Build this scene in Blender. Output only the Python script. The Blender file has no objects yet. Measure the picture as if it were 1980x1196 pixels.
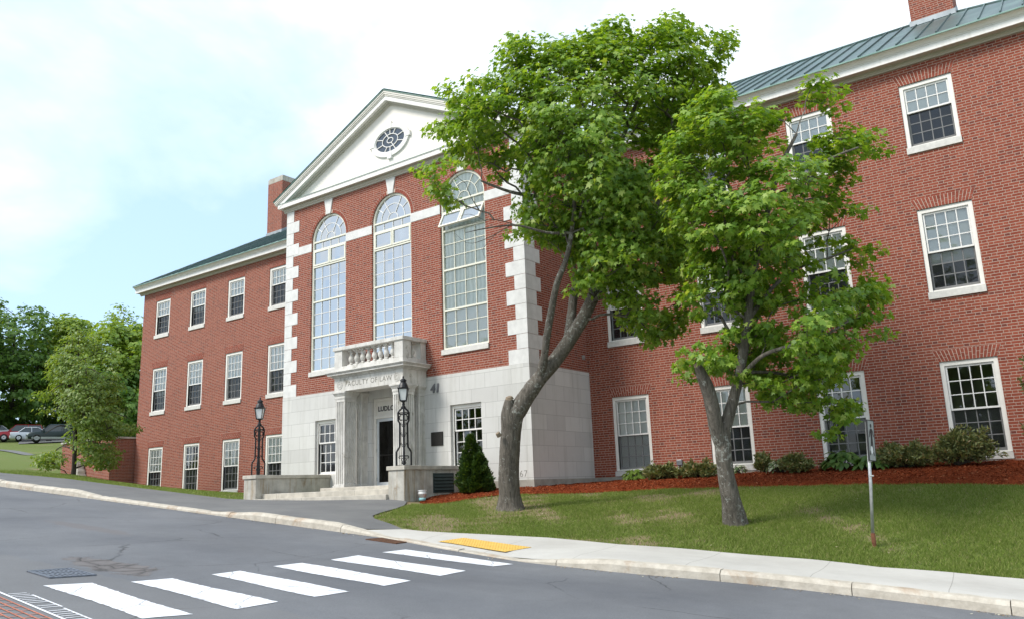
import bpy, math, random
import numpy as np
from mathutils import Vector, Matrix, geometry

random.seed(7)
rng = np.random.default_rng(11)
SC = bpy.context.scene
COL = SC.collection
R = math.radians

# ------------------------------------------------------------------ camera
CAM = np.array([17.724, -21.201, -0.676])
CR = np.array([0.80519, 0.59185, -0.03666])
FW = None
yaw, pit, rol = -0.62632, 0.21587, -0.03758
cy_, sy_, cp_, sp_, cr_, sr_ = math.cos(yaw), math.sin(yaw), math.cos(pit), math.sin(pit), math.cos(rol), math.sin(rol)
FW = np.array([sy_ * cp_, cy_ * cp_, sp_])
_r = np.array([cy_, -sy_, 0.0])
_u = np.cross(_r, FW)
CR = cr_ * _r + sr_ * _u
CU = -sr_ * _r + cr_ * _u
FPX = 1591.73            # focal length in pixels of a 1980 px wide picture
cam_d = bpy.data.cameras.new('camera')
cam = bpy.data.objects.new('camera', cam_d)
COL.objects.link(cam)
cam_d.sensor_width = 36.0
cam_d.lens = 36.0 * FPX / 1980.0
cam_d.clip_start = 0.1
cam_d.clip_end = 2000
cam.matrix_world = Matrix(((CR[0], CU[0], -FW[0], CAM[0]), (CR[1], CU[1], -FW[1], CAM[1]), (CR[2], CU[2], -FW[2], CAM[2]), (0, 0, 0, 1)))
SC.camera = cam

# ------------------------------------------------------------------ world, sun, exposure
SUN_DIR = Vector((-0.36, -0.68, 0.84)).normalized()     # towards the sun
w = bpy.data.worlds.new('World')
SC.world = w
w.use_nodes = True
wt = w.node_tree
wt.nodes.clear()


def node(nt, typ, ins=None, **at):
    n = nt.nodes.new(typ)
    for k, v in at.items():
        setattr(n, k, v)
    for k, v in (ins or {}).items():
        s = n.inputs[k]
        if isinstance(v, bpy.types.NodeSocket):
            nt.links.new(v, s)
        elif v is not None:
            s.default_value = v
    return n


def mth(nt, op, a, b=None, c=None, clamp=False):
    n = node(nt, 'ShaderNodeMath', {0: a}, operation=op, use_clamp=clamp)
    for i, v in ((1, b), (2, c)):
        if v is None:
            continue
        if isinstance(v, bpy.types.NodeSocket):
            nt.links.new(v, n.inputs[i])
        else:
            n.inputs[i].default_value = v
    return n.outputs[0]


def ramp(nt, fac, stops, interp='LINEAR'):
    n = node(nt, 'ShaderNodeValToRGB', {0: fac})
    cr = n.color_ramp
    cr.interpolation = interp
    while len(cr.elements) < len(stops):
        cr.elements.new(0.5)
    for e, (p, c) in zip(cr.elements, stops):
        e.position = p
        e.color = (*c, 1) if len(c) == 3 else c
    return n.outputs[0]


def mix(nt, fac, a, b, blend='MIX'):
    n = node(nt, 'ShaderNodeMix', None, data_type='RGBA', blend_type=blend)
    for i, v in ((0, fac), (6, a), (7, b)):
        if isinstance(v, bpy.types.NodeSocket):
            nt.links.new(v, n.inputs[i])
        else:
            n.inputs[i].default_value = (*v, 1) if isinstance(v, tuple) and len(v) == 3 else v
    return n.outputs[2]


def noise(nt, vec, scale, detail=4, rough=0.55, dist=0.0):
    return node(nt, 'ShaderNodeTexNoise', {'Vector': vec, 'Scale': scale, 'Detail': detail, 'Roughness': rough, 'Distortion': dist}).outputs['Fac']


sky = node(wt, 'ShaderNodeTexSky', None, sky_type='NISHITA', sun_disc=False)
sky.sun_elevation = math.asin(SUN_DIR.z)
sky.sun_rotation = math.atan2(SUN_DIR.x, SUN_DIR.y) % (2 * math.pi)
sky.air_density = 1.0
sky.dust_density = 1.4
sky.ozone_density = 1.6
tc = node(wt, 'ShaderNodeTexCoord').outputs['Generated']
sx = node(wt, 'ShaderNodeSeparateXYZ', {0: tc})
zz = mth(wt, 'MAXIMUM', sx.outputs[2], 0.03)
zden = mth(wt, 'ADD', zz, 0.35)
cv = node(wt, 'ShaderNodeCombineXYZ', {0: mth(wt, 'DIVIDE', sx.outputs[0], zden), 1: mth(wt, 'DIVIDE', sx.outputs[1], zden), 2: sx.outputs[2]}).outputs[0]
n1 = noise(wt, cv, 1.5, 7, 0.56, 0.5)
n2 = noise(wt, cv, 4.5, 4, 0.5, 0.2)
cl = mth(wt, 'ADD', mth(wt, 'MULTIPLY', n1, 0.76), mth(wt, 'MULTIPLY', n2, 0.24))


def lobe(u_, v_, rad):
    """soft round region of the sky about the direction of one point of the photograph"""
    d = Vector(FW + CR * ((u_ - 990) / FPX) - CU * ((v_ - 598) / FPX)).normalized()
    nd = node(wt, 'ShaderNodeVectorMath', {0: tc}, operation='NORMALIZE').outputs[0]
    dt = node(wt, 'ShaderNodeVectorMath', {0: nd, 1: d}, operation='DOT_PRODUCT').outputs['Value']
    n = node(wt, 'ShaderNodeMapRange', {0: dt, 1: math.cos(R(rad)), 2: 1.0, 3: 0.0, 4: 1.0}, interpolation_type='SMOOTHSTEP')
    return n.outputs[0]


cl = mth(wt, 'SUBTRACT', cl, mth(wt, 'MULTIPLY', lobe(200, 560, 24), 0.17))
cl = mth(wt, 'ADD', cl, mth(wt, 'MULTIPLY', lobe(60, 60, 16), 0.10))
cl = mth(wt, 'ADD', cl, mth(wt, 'MULTIPLY', lobe(900, 60, 18), 0.06))
cmask = ramp(wt, cl, [(0.36, (0, 0, 0)), (0.50, (.40, .40, .40)), (0.66, (1, 1, 1))])
skyc = mix(wt, 0.62, sky.outputs[0], (3.05, 4.25, 5.5))
cloudc = mix(wt, n2, (3.9, 4.45, 4.75), (6.4, 6.5, 6.5))
skyall = mix(wt, cmask, skyc, cloudc)
bg = node(wt, 'ShaderNodeBackground', {0: skyall, 1: 0.122})
wo = node(wt, 'ShaderNodeOutputWorld')
wt.links.new(bg.outputs[0], wo.inputs[0])

sun_d = bpy.data.lights.new('sun', 'SUN')
sun_d.energy = 1.75
sun_d.angle = R(16)
sun_d.color = (1.0, 0.95, 0.87)
sun = bpy.data.objects.new('sun', sun_d)
COL.objects.link(sun)
sun.rotation_euler = SUN_DIR.to_track_quat('Z', 'Y').to_euler()
sun.location = (-30, -40, 60)

SC.view_settings.view_transform = 'Standard'
SC.view_settings.look = 'None'
SC.view_settings.gamma = 1
SC.view_settings.exposure = 1.06
SC.render.engine = 'CYCLES'
SC.cycles.max_bounces = 7
SC.cycles.transparent_max_bounces = 12
SC.cycles.use_adaptive_sampling = True
SC.cycles.use_denoising = True


# ------------------------------------------------------------------ helpers: things, parts, meshes
def tag(o, label=None, cat=None, group=None, kind=None):
    for k, v in (('label', label), ('category', cat), ('group', group), ('kind', kind)):
        if v:
            o[k] = v
    return o


def empty(name, loc=(0, 0, 0), rz=0.0, label=None, cat=None, group=None):
    o = bpy.data.objects.new(name, None)
    COL.objects.link(o)
    o.location = loc
    o.rotation_euler = (0, 0, rz)
    o.empty_display_size = 0.2
    return tag(o, label, cat, group)


def copy_tree(o, parent=None):
    c = o.copy()
    COL.objects.link(c)
    c.parent = parent
    for ch in list(o.children):
        copy_tree(ch, c)
    return c


class MB:
    """Collects boxes, prisms, tubes and lathes; build() links them as ONE mesh object."""
    def __init__(self):
        self.v, self.f, self.mi = [], [], []
        self.m = 0

    def add(self, vs, fs):
        b = len(self.v)
        self.v += [tuple(p) for p in vs]
        self.f += [tuple(i + b for i in f) for f in fs]
        self.mi += [self.m] * len(fs)
        return self

    def box(self, x0, x1, y0, y1, z0, z1):
        return self.add([(x, y, z) for z in (z0, z1) for y in (y0, y1) for x in (x0, x1)],
                        [(0, 2, 3, 1), (4, 5, 7, 6), (0, 1, 5, 4), (2, 6, 7, 3), (0, 4, 6, 2), (1, 3, 7, 5)])

    def prism(self, poly, d0, d1, plane='xz'):
        """poly in (a,b); plane 'xz' extrudes along y, 'yz' along x, 'xy' along z"""
        def P(a, b, d):
            return {'xz': (a, d, b), 'yz': (d, a, b), 'xy': (a, b, d)}[plane]
        n = len(poly)
        vs = [P(a, b, d0) for a, b in poly] + [P(a, b, d1) for a, b in poly]
        fs = [tuple(range(n)), tuple(range(2 * n - 1, n - 1, -1))]
        fs += [(i, i + n, (i + 1) % n + n, (i + 1) % n) for i in range(n)]
        return self.add(vs, fs)

    def tube(self, pts, rad, n=6, cap=True):
        pts = [np.array(p, float) for p in pts]
        if not hasattr(rad, '__len__'):
            rad = [rad] * len(pts)
        vs, fs = [], []
        up = np.array([0.3, 0.2, 0.93])
        prevx = None
        for i, p in enumerate(pts):
            d = pts[min(i + 1, len(pts) - 1)] - pts[max(i - 1, 0)]
            d /= np.linalg.norm(d) + 1e-9
            x = prevx if prevx is not None else np.cross(d, up if abs(d @ up) < .95 else np.array([1, 0, 0]))
            x = x - d * (x @ d)
            x /= np.linalg.norm(x) + 1e-9
            prevx = x
            y = np.cross(d, x)
            for k in range(n):
                a = 2 * math.pi * k / n
                vs.append(p + rad[i] * (math.cos(a) * x + math.sin(a) * y))
        for i in range(len(pts) - 1):
            for k in range(n):
                fs.append((i * n + k, i * n + (k + 1) % n, (i + 1) * n + (k + 1) % n, (i + 1) * n + k))
        if cap:
            fs.append(tuple(range(n - 1, -1, -1)))
            fs.append(tuple((len(pts) - 1) * n + k for k in range(n)))
        return self.add(vs, fs)

    def lathe(self, prof, c=(0, 0, 0), n=12, rot=0.0):
        vs, fs = [], []
        for r, z in prof:
            for k in range(n):
                a = 2 * math.pi * k / n + rot
                vs.append((c[0] + r * math.cos(a), c[1] + r * math.sin(a), c[2] + z))
        for i in range(len(prof) - 1):
            for k in range(n):
                fs.append((i * n + k, i * n + (k + 1) % n, (i + 1) * n + (k + 1) % n, (i + 1) * n + k))
        fs.append(tuple(range(n - 1, -1, -1)))
        fs.append(tuple((len(prof) - 1) * n + k for k in range(n)))
        return self.add(vs, fs)

    def holed(self, loops, P, rev=None):
        """tessellated face with holes; loops in 2-D, P maps (a,b)->xyz; rev(a,b)->xyz gives reveals of the holes"""
        flat = [p for l in loops for p in l]
        tris = geometry.tessellate_polygon([[Vector((a, b, 0)) for a, b in l] for l in loops])
        self.add([P(a, b) for a, b in flat], [tuple(t) for t in tris])
        if rev:
            for l in loops[1:]:
                n = len(l)
                self.add([P(a, b) for a, b in l] + [rev(a, b) for a, b in l], [(i, (i + 1) % n, (i + 1) % n + n, i + n) for i in range(n)])
        return self

    def build(self, name, mat, parent=None, smooth=False, bevel=0.0, fixn=True):
        me = bpy.data.meshes.new(name)
        me.from_pydata(self.v, [], self.f)
        for m in (mat if isinstance(mat, (list, tuple)) else [mat]):
            me.materials.append(m)
        if any(self.mi):
            me.polygons.foreach_set('material_index', self.mi)
        if fixn:
            import bmesh
            bm = bmesh.new()
            bm.from_mesh(me)
            bmesh.ops.recalc_face_normals(bm, faces=bm.faces)
            bm.to_mesh(me)
            bm.free()
        if smooth:
            me.polygons.foreach_set('use_smooth', [True] * len(me.polygons))
        o = bpy.data.objects.new(name, me)
        COL.objects.link(o)
        o.parent = parent
        if bevel:
            b = o.modifiers.new('bevel', 'BEVEL')
            b.width = bevel
            b.segments = 2
            b.limit_method = 'ANGLE'
            b.angle_limit = R(50)
        return o


def big_mesh(name, V, face_size, mat, parent=None, smooth=False):
    """V: (n_faces, face_size, 3) array of separate polygons"""
    nf = len(V)
    me = bpy.data.meshes.new(name)
    me.vertices.add(nf * face_size)
    me.vertices.foreach_set('co', np.ascontiguousarray(V, np.float32).ravel())
    me.loops.add(nf * face_size)
    me.loops.foreach_set('vertex_index', np.arange(nf * face_size, dtype=np.int32))
    me.polygons.add(nf)
    me.polygons.foreach_set('loop_start', np.arange(nf, dtype=np.int32) * face_size)
    try:
        me.polygons.foreach_set('loop_total', np.full(nf, face_size, np.int32))
    except Exception:
        pass
    me.update(calc_edges=True)
    me.validate()
    me.materials.append(mat)
    o = bpy.data.objects.new(name, me)
    COL.objects.link(o)
    o.parent = parent
    return o


# ------------------------------------------------------------------ terrain heights
KL = [(-90, -10.4), (-20, -10.4), (7, -10.42), (8.6, -10.75), (10.3, -10.95), (11.8, -10.68), (12.75, -10.36), (13.8, -10.1), (15.1, -9.96), (16.5, -9.9), (30, -9.75), (60, -9.6)]


def yk(x):
    return np.interp(x, [a for a, b in KL], [b for a, b in KL])


def hk(x):
    return np.interp(x, [-4.2, -2.8, 1.8, 3.2, 5.6, 7.0, 10.2, 11.6], [.16, .07, .05, .16, .15, .02, .02, .145])


def road_z(x, y):
    return -.892 - .09 * x - .01 * y


CP = [(x, yk(x), road_z(x, yk(x)) + hk(x)) for x in list(np.arange(-20, 25, 1.5)) + [30, 40, 60, -30, -45, -60, -90]]
CP += [(-13.96, -8.2, .57), (-11.63, -8.2, .38), (-9.5, -8.2, .2), (-7.56, -8.2, -.02), (-5.5, -8.2, -.24), (-2.89, -8.2, -.48), (-20, -8.2, 1.1), (-30, -8.2, 2.0),
       (-3.3, -6, -.67), (3.2, -6, -.83), (0, -6.2, -.75), (-19.8, 0, .17), (-17.5, 0, -.1), (-15.9, 0, -.27), (-13, 0, -.34), (-11.8, 0, -.42), (-8, 0, -.5), (-5.3, -3, -.55), (-5.3, 0, -.55),
       (-20, -1.2, .29), (-22, -1.2, .5), (-24.4, -1.6, .94), (-26.4, -3.1, 1.28), (-15.3, -5, .55), (-41, 4.8, 2.77), (-43.3, 5.7, 2.95), (-57.8, 13.75, 4.45), (-60.7, 11.6, 4.45), (-73, 18.7, 6.05), (-75.4, 17, 5.98), (-69.6, 21.2, 5.98), (-81, 23.5, 6.9), (-77, 26, 6.9), (-89, 27.7, 8.4), (-85, 31, 8.4), (-88, 20, 7.9), (-80, 10, 6.4),
       (-60, -6, 4.5), (-90, 0, 6.8), (-90, 60, 12.5), (-40, 60, 10), (0, 60, 6), (40, 60, 4), (60, 0, -3), (-30, 20, 4), (0, 12, 0), (20, 12, -.2), (-20, 12, 2.4), (-22, 3, 1.3),
       (5.1, 0, -.6), (7, 0, -.53), (10, 0, -.5), (13, 0, -.45), (16, 0, -.48), (20, 0, -.48), (5.2, -3.1, -.66),
       (5, -4.8, -.79), (6.5, -3.6, -.8), (9, -3, -.79), (10.9, -3, -.79), (13.2, -2.9, -.83), (16.1, -3, -.93), (20, -3, -.95), (3.7, -5.8, -.92),
       (6.6, -6.2, -1.07), (11.86, -6.45, -1.41), (14.3, -7.05, -1.73),
       (8.54, -8.61, -1.42), (10.81, -8.85, -1.63), (12.77, -8.27, -1.81), (14.59, -8.03, -1.97), (16.33, -7.54, -2.14), (20, -7.4, -2.5)]
CP = np.array(CP, float)


def _k(a, b):
    return np.sqrt(((a[:, None, :] - b[None, :, :]) ** 2).sum(2) + .15)


_n = len(CP)
_A = np.zeros((_n + 3, _n + 3))
_A[:_n, :_n] = _k(CP[:, :2], CP[:, :2]) - np.eye(_n) * .02
_A[:_n, _n] = 1
_A[:_n, _n + 1:] = CP[:, :2]
_A[_n:, :_n] = _A[:_n, _n:].T
_w = np.linalg.solve(_A, np.concatenate([CP[:, 2], [0, 0, 0]]))


def G(x, y):
    P = np.stack([np.ravel(x), np.ravel(y)], 1).astype(float)
    out = np.empty(len(P))
    for i in range(0, len(P), 20000):
        p = P[i:i + 20000]
        out[i:i + 20000] = _k(p, CP[:, :2]) @ _w[:_n] + _w[_n] + p @ _w[_n + 1:]
    return out


def G1(x, y):
    return float(G([x], [y])[0])


def ray(u, v):
    """unit-depth ray through a point of the 1980 px wide photograph: a tool to lay out crowns and limbs at their real distance"""
    return FW + CR * ((u - 990) / FPX) - CU * ((v - 598) / FPX)


def at(u, v, d):
    return CAM + ray(u, v) * d
# ------------------------------------------------------------------ materials
MATS = {}


def new_mat(name):
    m = bpy.data.materials.new(name)
    m.use_nodes = True
    nt = m.node_tree
    nt.nodes.clear()
    out = node(nt, 'ShaderNodeOutputMaterial')
    MATS[name] = m
    return m, nt, out


def princ(nt, out, col, rough=0.8, spec=0.3, metal=0.0, bump=None, bstr=0.3, bdist=0.01):
    b = node(nt, 'ShaderNodeBsdfPrincipled', {'Base Color': col if isinstance(col, bpy.types.NodeSocket) else (*col, 1), 'Roughness': rough, 'Specular IOR Level': spec, 'Metallic': metal})
    if bump is not None:
        nb = node(nt, 'ShaderNodeBump', {'Height': bump, 'Strength': bstr, 'Distance': bdist})
        nt.links.new(nb.outputs[0], b.inputs['Normal'])
    nt.links.new(b.outputs[0], out.inputs[0])
    return b


def pos(nt):
    return node(nt, 'ShaderNodeNewGeometry').outputs['Position']


def objco(nt):
    return node(nt, 'ShaderNodeTexCoord').outputs['Object']


def simple(name, col, rough=0.7, spec=0.3, metal=0.0, var=0.12, scale=6.0, bstr=0.0, obj=False, dark=None, streak=None):
    m, nt, out = new_mat(name)
    c = objco(nt) if obj else pos(nt)
    n = noise(nt, c, scale, 5, 0.6)
    lo = tuple(x * (1 - var) for x in col)
    hi = tuple(min(1, x * (1 + var)) for x in col)
    cc = ramp(nt, n, [(0.3, lo), (0.7, hi)])
    if dark:
        n3 = noise(nt, c, dark[1], 6, 0.65, 0.5)
        cc = mix(nt, ramp(nt, n3, [(dark[2], (0, 0, 0)), (dark[2] + .12, (1, 1, 1))]), cc, dark[0])
    if streak:
        stk = noise(nt, node(nt, 'ShaderNodeMapping', {'Vector': c, 'Scale': (4, 4, .3)}).outputs[0], 2.2, 6, .7)
        cc = mix(nt, ramp(nt, stk, [(streak[1], (0, 0, 0)), (streak[1] + .2, (streak[2],) * 3)]), cc, mix(nt, 1.0, cc, streak[0], 'MULTIPLY'))
    princ(nt, out, cc, rough, spec, metal, n if bstr else None, bstr, 0.01)
    return m


def uvz(nt, c=None):
    s = node(nt, 'ShaderNodeSeparateXYZ', {0: c or pos(nt)})
    return mth(nt, 'ADD', s.outputs[0], s.outputs[1]), s.outputs[2], s


def brick_mat(name, base_a, base_b, dark, mortar, course=0.0677, period=0.325, z0=0.0, joint=0.0052):
    """Flemish bond: long stretchers and short headers in every course, the headers often darker"""
    m, nt, out = new_mat(name)
    P = pos(nt)
    u, z, s = uvz(nt, P)
    zr = mth(nt, 'DIVIDE', mth(nt, 'SUBTRACT', z, z0), course)
    row = mth(nt, 'FLOOR', zr)
    fz = mth(nt, 'SUBTRACT', zr, row)
    odd = mth(nt, 'MODULO', mth(nt, 'ADD', row, 1000.0), 2.0)
    uu = mth(nt, 'ADD', mth(nt, 'DIVIDE', u, period), mth(nt, 'MULTIPLY', odd, 0.5))
    rj = node(nt, 'ShaderNodeTexWhiteNoise', {'W': row}, noise_dimensions='1D').outputs['Value']
    uu = mth(nt, 'ADD', uu, mth(nt, 'MULTIPLY', rj, 0.16))
    cellu = mth(nt, 'FLOOR', uu)
    fr = mth(nt, 'SUBTRACT', uu, cellu)
    ish = mth(nt, 'GREATER_THAN', fr, 0.667)
    du = mth(nt, 'MULTIPLY', mth(nt, 'MINIMUM', mth(nt, 'MINIMUM', fr, mth(nt, 'SUBTRACT', 1.0, fr)), mth(nt, 'ABSOLUTE', mth(nt, 'SUBTRACT', fr, 0.667))), period * 1.35)
    dz = mth(nt, 'MULTIPLY', mth(nt, 'MINIMUM', fz, mth(nt, 'SUBTRACT', 1.0, fz)), course)
    wob = mth(nt, 'MULTIPLY', mth(nt, 'SUBTRACT', noise(nt, P, 30.0, 2), 0.5), 0.002)
    dm = mth(nt, 'ADD', mth(nt, 'MINIMUM', du, dz), wob)
    brick = ramp(nt, dm, [(max(0, joint - .0012), (0, 0, 0)), (joint + .0012, (1, 1, 1))])
    idv = node(nt, 'ShaderNodeCombineXYZ', {0: mth(nt, 'ADD', mth(nt, 'MULTIPLY', cellu, 2.0), ish), 1: row}).outputs[0]
    wn = node(nt, 'ShaderNodeTexWhiteNoise', {'Vector': idv}, noise_dimensions='2D').outputs['Value']
    wn2 = node(nt, 'ShaderNodeTexWhiteNoise', {'Vector': idv}, noise_dimensions='3D')
    nt.links.new(node(nt, 'ShaderNodeVectorMath', {0: idv, 1: (17.3, 5.1, 3.3)}, operation='ADD').outputs[0], wn2.inputs[0])
    col = mix(nt, wn, base_a, base_b)
    isdark = mth(nt, 'MULTIPLY', ish, mth(nt, 'GREATER_THAN', wn2.outputs['Value'], 0.80))
    isdark2 = mth(nt, 'MAXIMUM', mth(nt, 'MULTIPLY', isdark, 0.62), mth(nt, 'MULTIPLY', mth(nt, 'GREATER_THAN', wn2.outputs['Value'], 0.975), 0.4))
    col = mix(nt, isdark2, col, dark)
    big = noise(nt, P, 0.5, 4, 0.6)
    col = mix(nt, mth(nt, 'MULTIPLY', big, 0.45), col, mix(nt, 1.0, col, (0.72, 0.66, 0.66), 'MULTIPLY'))
    stk = noise(nt, node(nt, 'ShaderNodeMapping', {'Vector': P, 'Scale': (1.6, 1.6, .12)}).outputs[0], 1.4, 5, .65)
    col = mix(nt, ramp(nt, stk, [(.52, (0, 0, 0)), (.75, (.5, .5, .5))]), col, mix(nt, 1.0, col, (.66, .60, .62), 'MULTIPLY'))
    fine = noise(nt, P, 55.0, 3, 0.6)
    col = mix(nt, 0.35, col, mix(nt, fine, (0.55, 0.5, 0.5), (1.35, 1.35, 1.35)), 'MULTIPLY')
    mo = mix(nt, noise(nt, P, 12.0, 3), tuple(x * .7 for x in mortar), mortar)
    fin = mix(nt, brick, mo, col)
    princ(nt, out, fin, 0.88, 0.2, 0, brick, 0.5, 0.006)
    return m


def block_mat(name, a, b, joint, bw=0.92, bh=0.42, z0=2.58, jw=0.004, stain=True):
    """smooth pale stone blocks in running bond with fine joints"""
    m, nt, out = new_mat(name)
    P = pos(nt)
    u, z, s = uvz(nt, P)
    zr = mth(nt, 'DIVIDE', mth(nt, 'SUBTRACT', z, z0), bh)
    row = mth(nt, 'FLOOR', zr)
    fz = mth(nt, 'SUBTRACT', zr, row)
    off = mth(nt, 'MULTIPLY', mth(nt, 'MODULO', mth(nt, 'ADD', row, 1000.0), 2.0), 0.47)
    uu = mth(nt, 'ADD', mth(nt, 'DIVIDE', u, bw), off)
    cu = mth(nt, 'FLOOR', uu)
    fu = mth(nt, 'SUBTRACT', uu, cu)
    du = mth(nt, 'MULTIPLY', mth(nt, 'MINIMUM', fu, mth(nt, 'SUBTRACT', 1.0, fu)), bw)
    dz = mth(nt, 'MULTIPLY', mth(nt, 'MINIMUM', fz, mth(nt, 'SUBTRACT', 1.0, fz)), bh)
    face = ramp(nt, mth(nt, 'MINIMUM', du, dz), [(jw * .6, (0, 0, 0)), (jw * 1.5, (1, 1, 1))])
    idv = node(nt, 'ShaderNodeCombineXYZ', {0: cu, 1: row}).outputs[0]
    wn = node(nt, 'ShaderNodeTexWhiteNoise', {'Vector': idv}, noise_dimensions='2D').outputs['Value']
    col = mix(nt, wn, a, b)
    col = mix(nt, 0.5, col, mix(nt, noise(nt, P, 3.0, 6, 0.65), (0.82, 0.81, 0.79), (1.08, 1.08, 1.08)), 'MULTIPLY')
    col = mix(nt, 0.5, col, mix(nt, noise(nt, P, 120.0, 2), (0.86, 0.86, 0.86), (1.1, 1.1, 1.1)), 'MULTIPLY')
    stk = noise(nt, node(nt, 'ShaderNodeMapping', {'Vector': P, 'Scale': (2.2, 2.2, .16)}).outputs[0], 1.8, 6, .68)
    col = mix(nt, ramp(nt, stk, [(.50, (0, 0, 0)), (.74, (.6, .6, .6))]), col, mix(nt, 1.0, col, (.70, .69, .65), 'MULTIPLY'))
    fin = mix(nt, face, joint, col)
    princ(nt, out, fin, 0.75, 0.3, 0, face, 0.4, 0.004)
    return m


M_brick = brick_mat('wall_brick', (.235, .055, .033), (.305, .083, .050), (.12, .042, .037), (.50, .39, .32))
M_stone = block_mat('ashlar_stone', (.55, .54, .52), (.64, .63, .605), (.32, .31, .295))
M_quoin = simple('quoin_stone', (.66, .65, .63), .75, .3, var=.1, scale=5, bstr=.05)
M_conc = simple('weathered_concrete', (.44, .42, .375), .85, .2, var=.22, scale=3.5, bstr=.15, streak=((.62, .46, .28), .50, .9), dark=((.24, .17, .10), 1.6, .62))
M_found = simple('foundation_concrete', (.34, .32, .28), .9, .2, var=.25, scale=2.5, bstr=.15)
M_portstone = simple('porch_stone', (.60, .58, .545), .78, .25, var=.16, scale=4, bstr=.08, dark=((.25, .23, .18), 2.6, .61), streak=((.55, .52, .44), .50, .55))
M_white = simple('white_paint', (.78, .76, .73), .55, .35, var=.05, scale=4, streak=((.86, .84, .80), .5, .7))
M_trim = simple('cream_trim_paint', (.74, .70, .64), .55, .35, var=.05, scale=3)
M_tymp = simple('pediment_paint', (.80, .755, .70), .6, .3, var=.03, scale=2)
M_sash = simple('white_sash_paint', (.76, .74, .71), .5, .4, var=.03, scale=8, obj=True)
M_casing = simple('white_casing_paint', (.78, .75, .70), .55, .35, var=.05, scale=5, obj=True)
M_sill = simple('stone_sill', (.62, .60, .565), .8, .25, var=.12, scale=9, bstr=.1, obj=True)
M_greysash = simple('screened_sash_paint', (.42, .41, .40), .7, .2, var=.08, scale=8, obj=True)
M_creamframe = simple('cream_window_frame', (.75, .73, .62), .5, .35, var=.04, scale=4)
M_iron = simple('black_iron', (.016, .016, .018), .45, .5, .3, var=.3, scale=20, bstr=.05, obj=True)
M_lampglass = simple('milk_glass', (.72, .73, .72), .25, .5, var=.03, scale=8, obj=True)
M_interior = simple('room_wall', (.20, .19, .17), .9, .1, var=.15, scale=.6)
M_bronze = simple('bronze_plaque', (.045, .042, .038), .5, .4, .5, var=.3, scale=40, bstr=.2)
M_greynum = simple('grey_metal_numerals', (.22, .22, .235), .4, .5, .6, var=.1)
M_engrave = simple('engraved_stone', (.20, .19, .165), .9, .1, var=.1)
M_lettering = simple('dark_lettering', (.10, .095, .09), .6, .3, var=.1)
M_alu = simple('pale_aluminium', (.66, .69, .71), .35, .5, .35, var=.05)
M_galv = simple('galvanised_steel', (.46, .47, .47), .4, .5, .6, var=.18, scale=15, obj=True)
M_rust = simple('rusty_steel', (.13, .055, .03), .9, .2, 0, var=.35, scale=20, bstr=.2, obj=True)
M_plastic = simple('white_plastic', (.74, .74, .73), .45, .4, var=.03, obj=True)
M_teal = simple('teal_label', (.28, .55, .58), .5, .4, var=.05, obj=True)
M_black = simple('black_paint', (.02, .02, .022), .5, .4, var=.1, obj=True)
M_louvre = simple('dark_green_louvre', (.028, .045, .045), .6, .3, var=.2, scale=8)
M_flash = simple('lead_flashing', (.30, .33, .35), .55, .4, .4, var=.2, scale=3)
M_yellow = simple('yellow_tactile', (.66, .42, .10), .7, .3, var=.08, scale=6)


def glass_mat(name, tint, refl, base=(.012, .014, .016)):
    """window glass: partly clear, with a coated sky reflection"""
    m, nt, out = new_mat(name)
    t = node(nt, 'ShaderNodeBsdfTransparent', {0: (*tint, 1)})
    wav = noise(nt, pos(nt), 1.3, 2, .5)
    nb = node(nt, 'ShaderNodeBump', {'Height': wav, 'Strength': 0.02, 'Distance': 0.05})
    sp_ = node(nt, 'ShaderNodeSeparateXYZ', {0: pos(nt)})
    cell = node(nt, 'ShaderNodeCombineXYZ', {0: mth(nt, 'FLOOR', mth(nt, 'DIVIDE', sp_.outputs[0], .245)), 1: mth(nt, 'FLOOR', mth(nt, 'DIVIDE', sp_.outputs[2], .36))}).outputs[0]
    wc = node(nt, 'ShaderNodeTexWhiteNoise', {'Vector': cell}, noise_dimensions='2D').outputs['Color']
    tilt = node(nt, 'ShaderNodeVectorMath', {0: wc, 1: (.5, .5, .5)}, operation='SUBTRACT').outputs[0]
    tilt = node(nt, 'ShaderNodeVectorMath', {0: tilt, 3: .07}, operation='SCALE').outputs[0]
    nn_ = node(nt, 'ShaderNodeVectorMath', {0: nb.outputs[0], 1: tilt}, operation='ADD').outputs[0]
    nn_ = node(nt, 'ShaderNodeVectorMath', {0: nn_}, operation='NORMALIZE').outputs[0]
    g = node(nt, 'ShaderNodeBsdfGlossy', {'Color': (.93, .96, 1, 1), 'Roughness': .015, 'Normal': nn_})
    f = node(nt, 'ShaderNodeFresnel', {'IOR': 1.5})
    fac = mth(nt, 'ADD', mth(nt, 'MULTIPLY', f.outputs[0], 1.15), refl, clamp=True)
    mx = node(nt, 'ShaderNodeMixShader', {0: fac, 1: t.outputs[0], 2: g.outputs[0]})
    nt.links.new(mx.outputs[0], out.inputs[0])
    return m


M_glass = glass_mat('window_glass', (.96, .98, .97), .05)
M_bigglass = glass_mat('tall_window_glass', (.46, .54, .57), .44)
M_midglass = glass_mat('curtained_window_glass', (.96, .98, .96), .05)
M_doorglass = glass_mat('door_glass', (.16, .15, .14), .0)

m, nt, out = new_mat('insect_screen')
t = node(nt, 'ShaderNodeBsdfTransparent', {0: (1, 1, 1, 1)})
d = node(nt, 'ShaderNodeBsdfDiffuse', {0: (.035, .038, .042, 1)})
mx = node(nt, 'ShaderNodeMixShader', {0: .34, 1: t.outputs[0], 2: d.outputs[0]})
nt.links.new(mx.outputs[0], out.inputs[0])
M_screen = m

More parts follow.
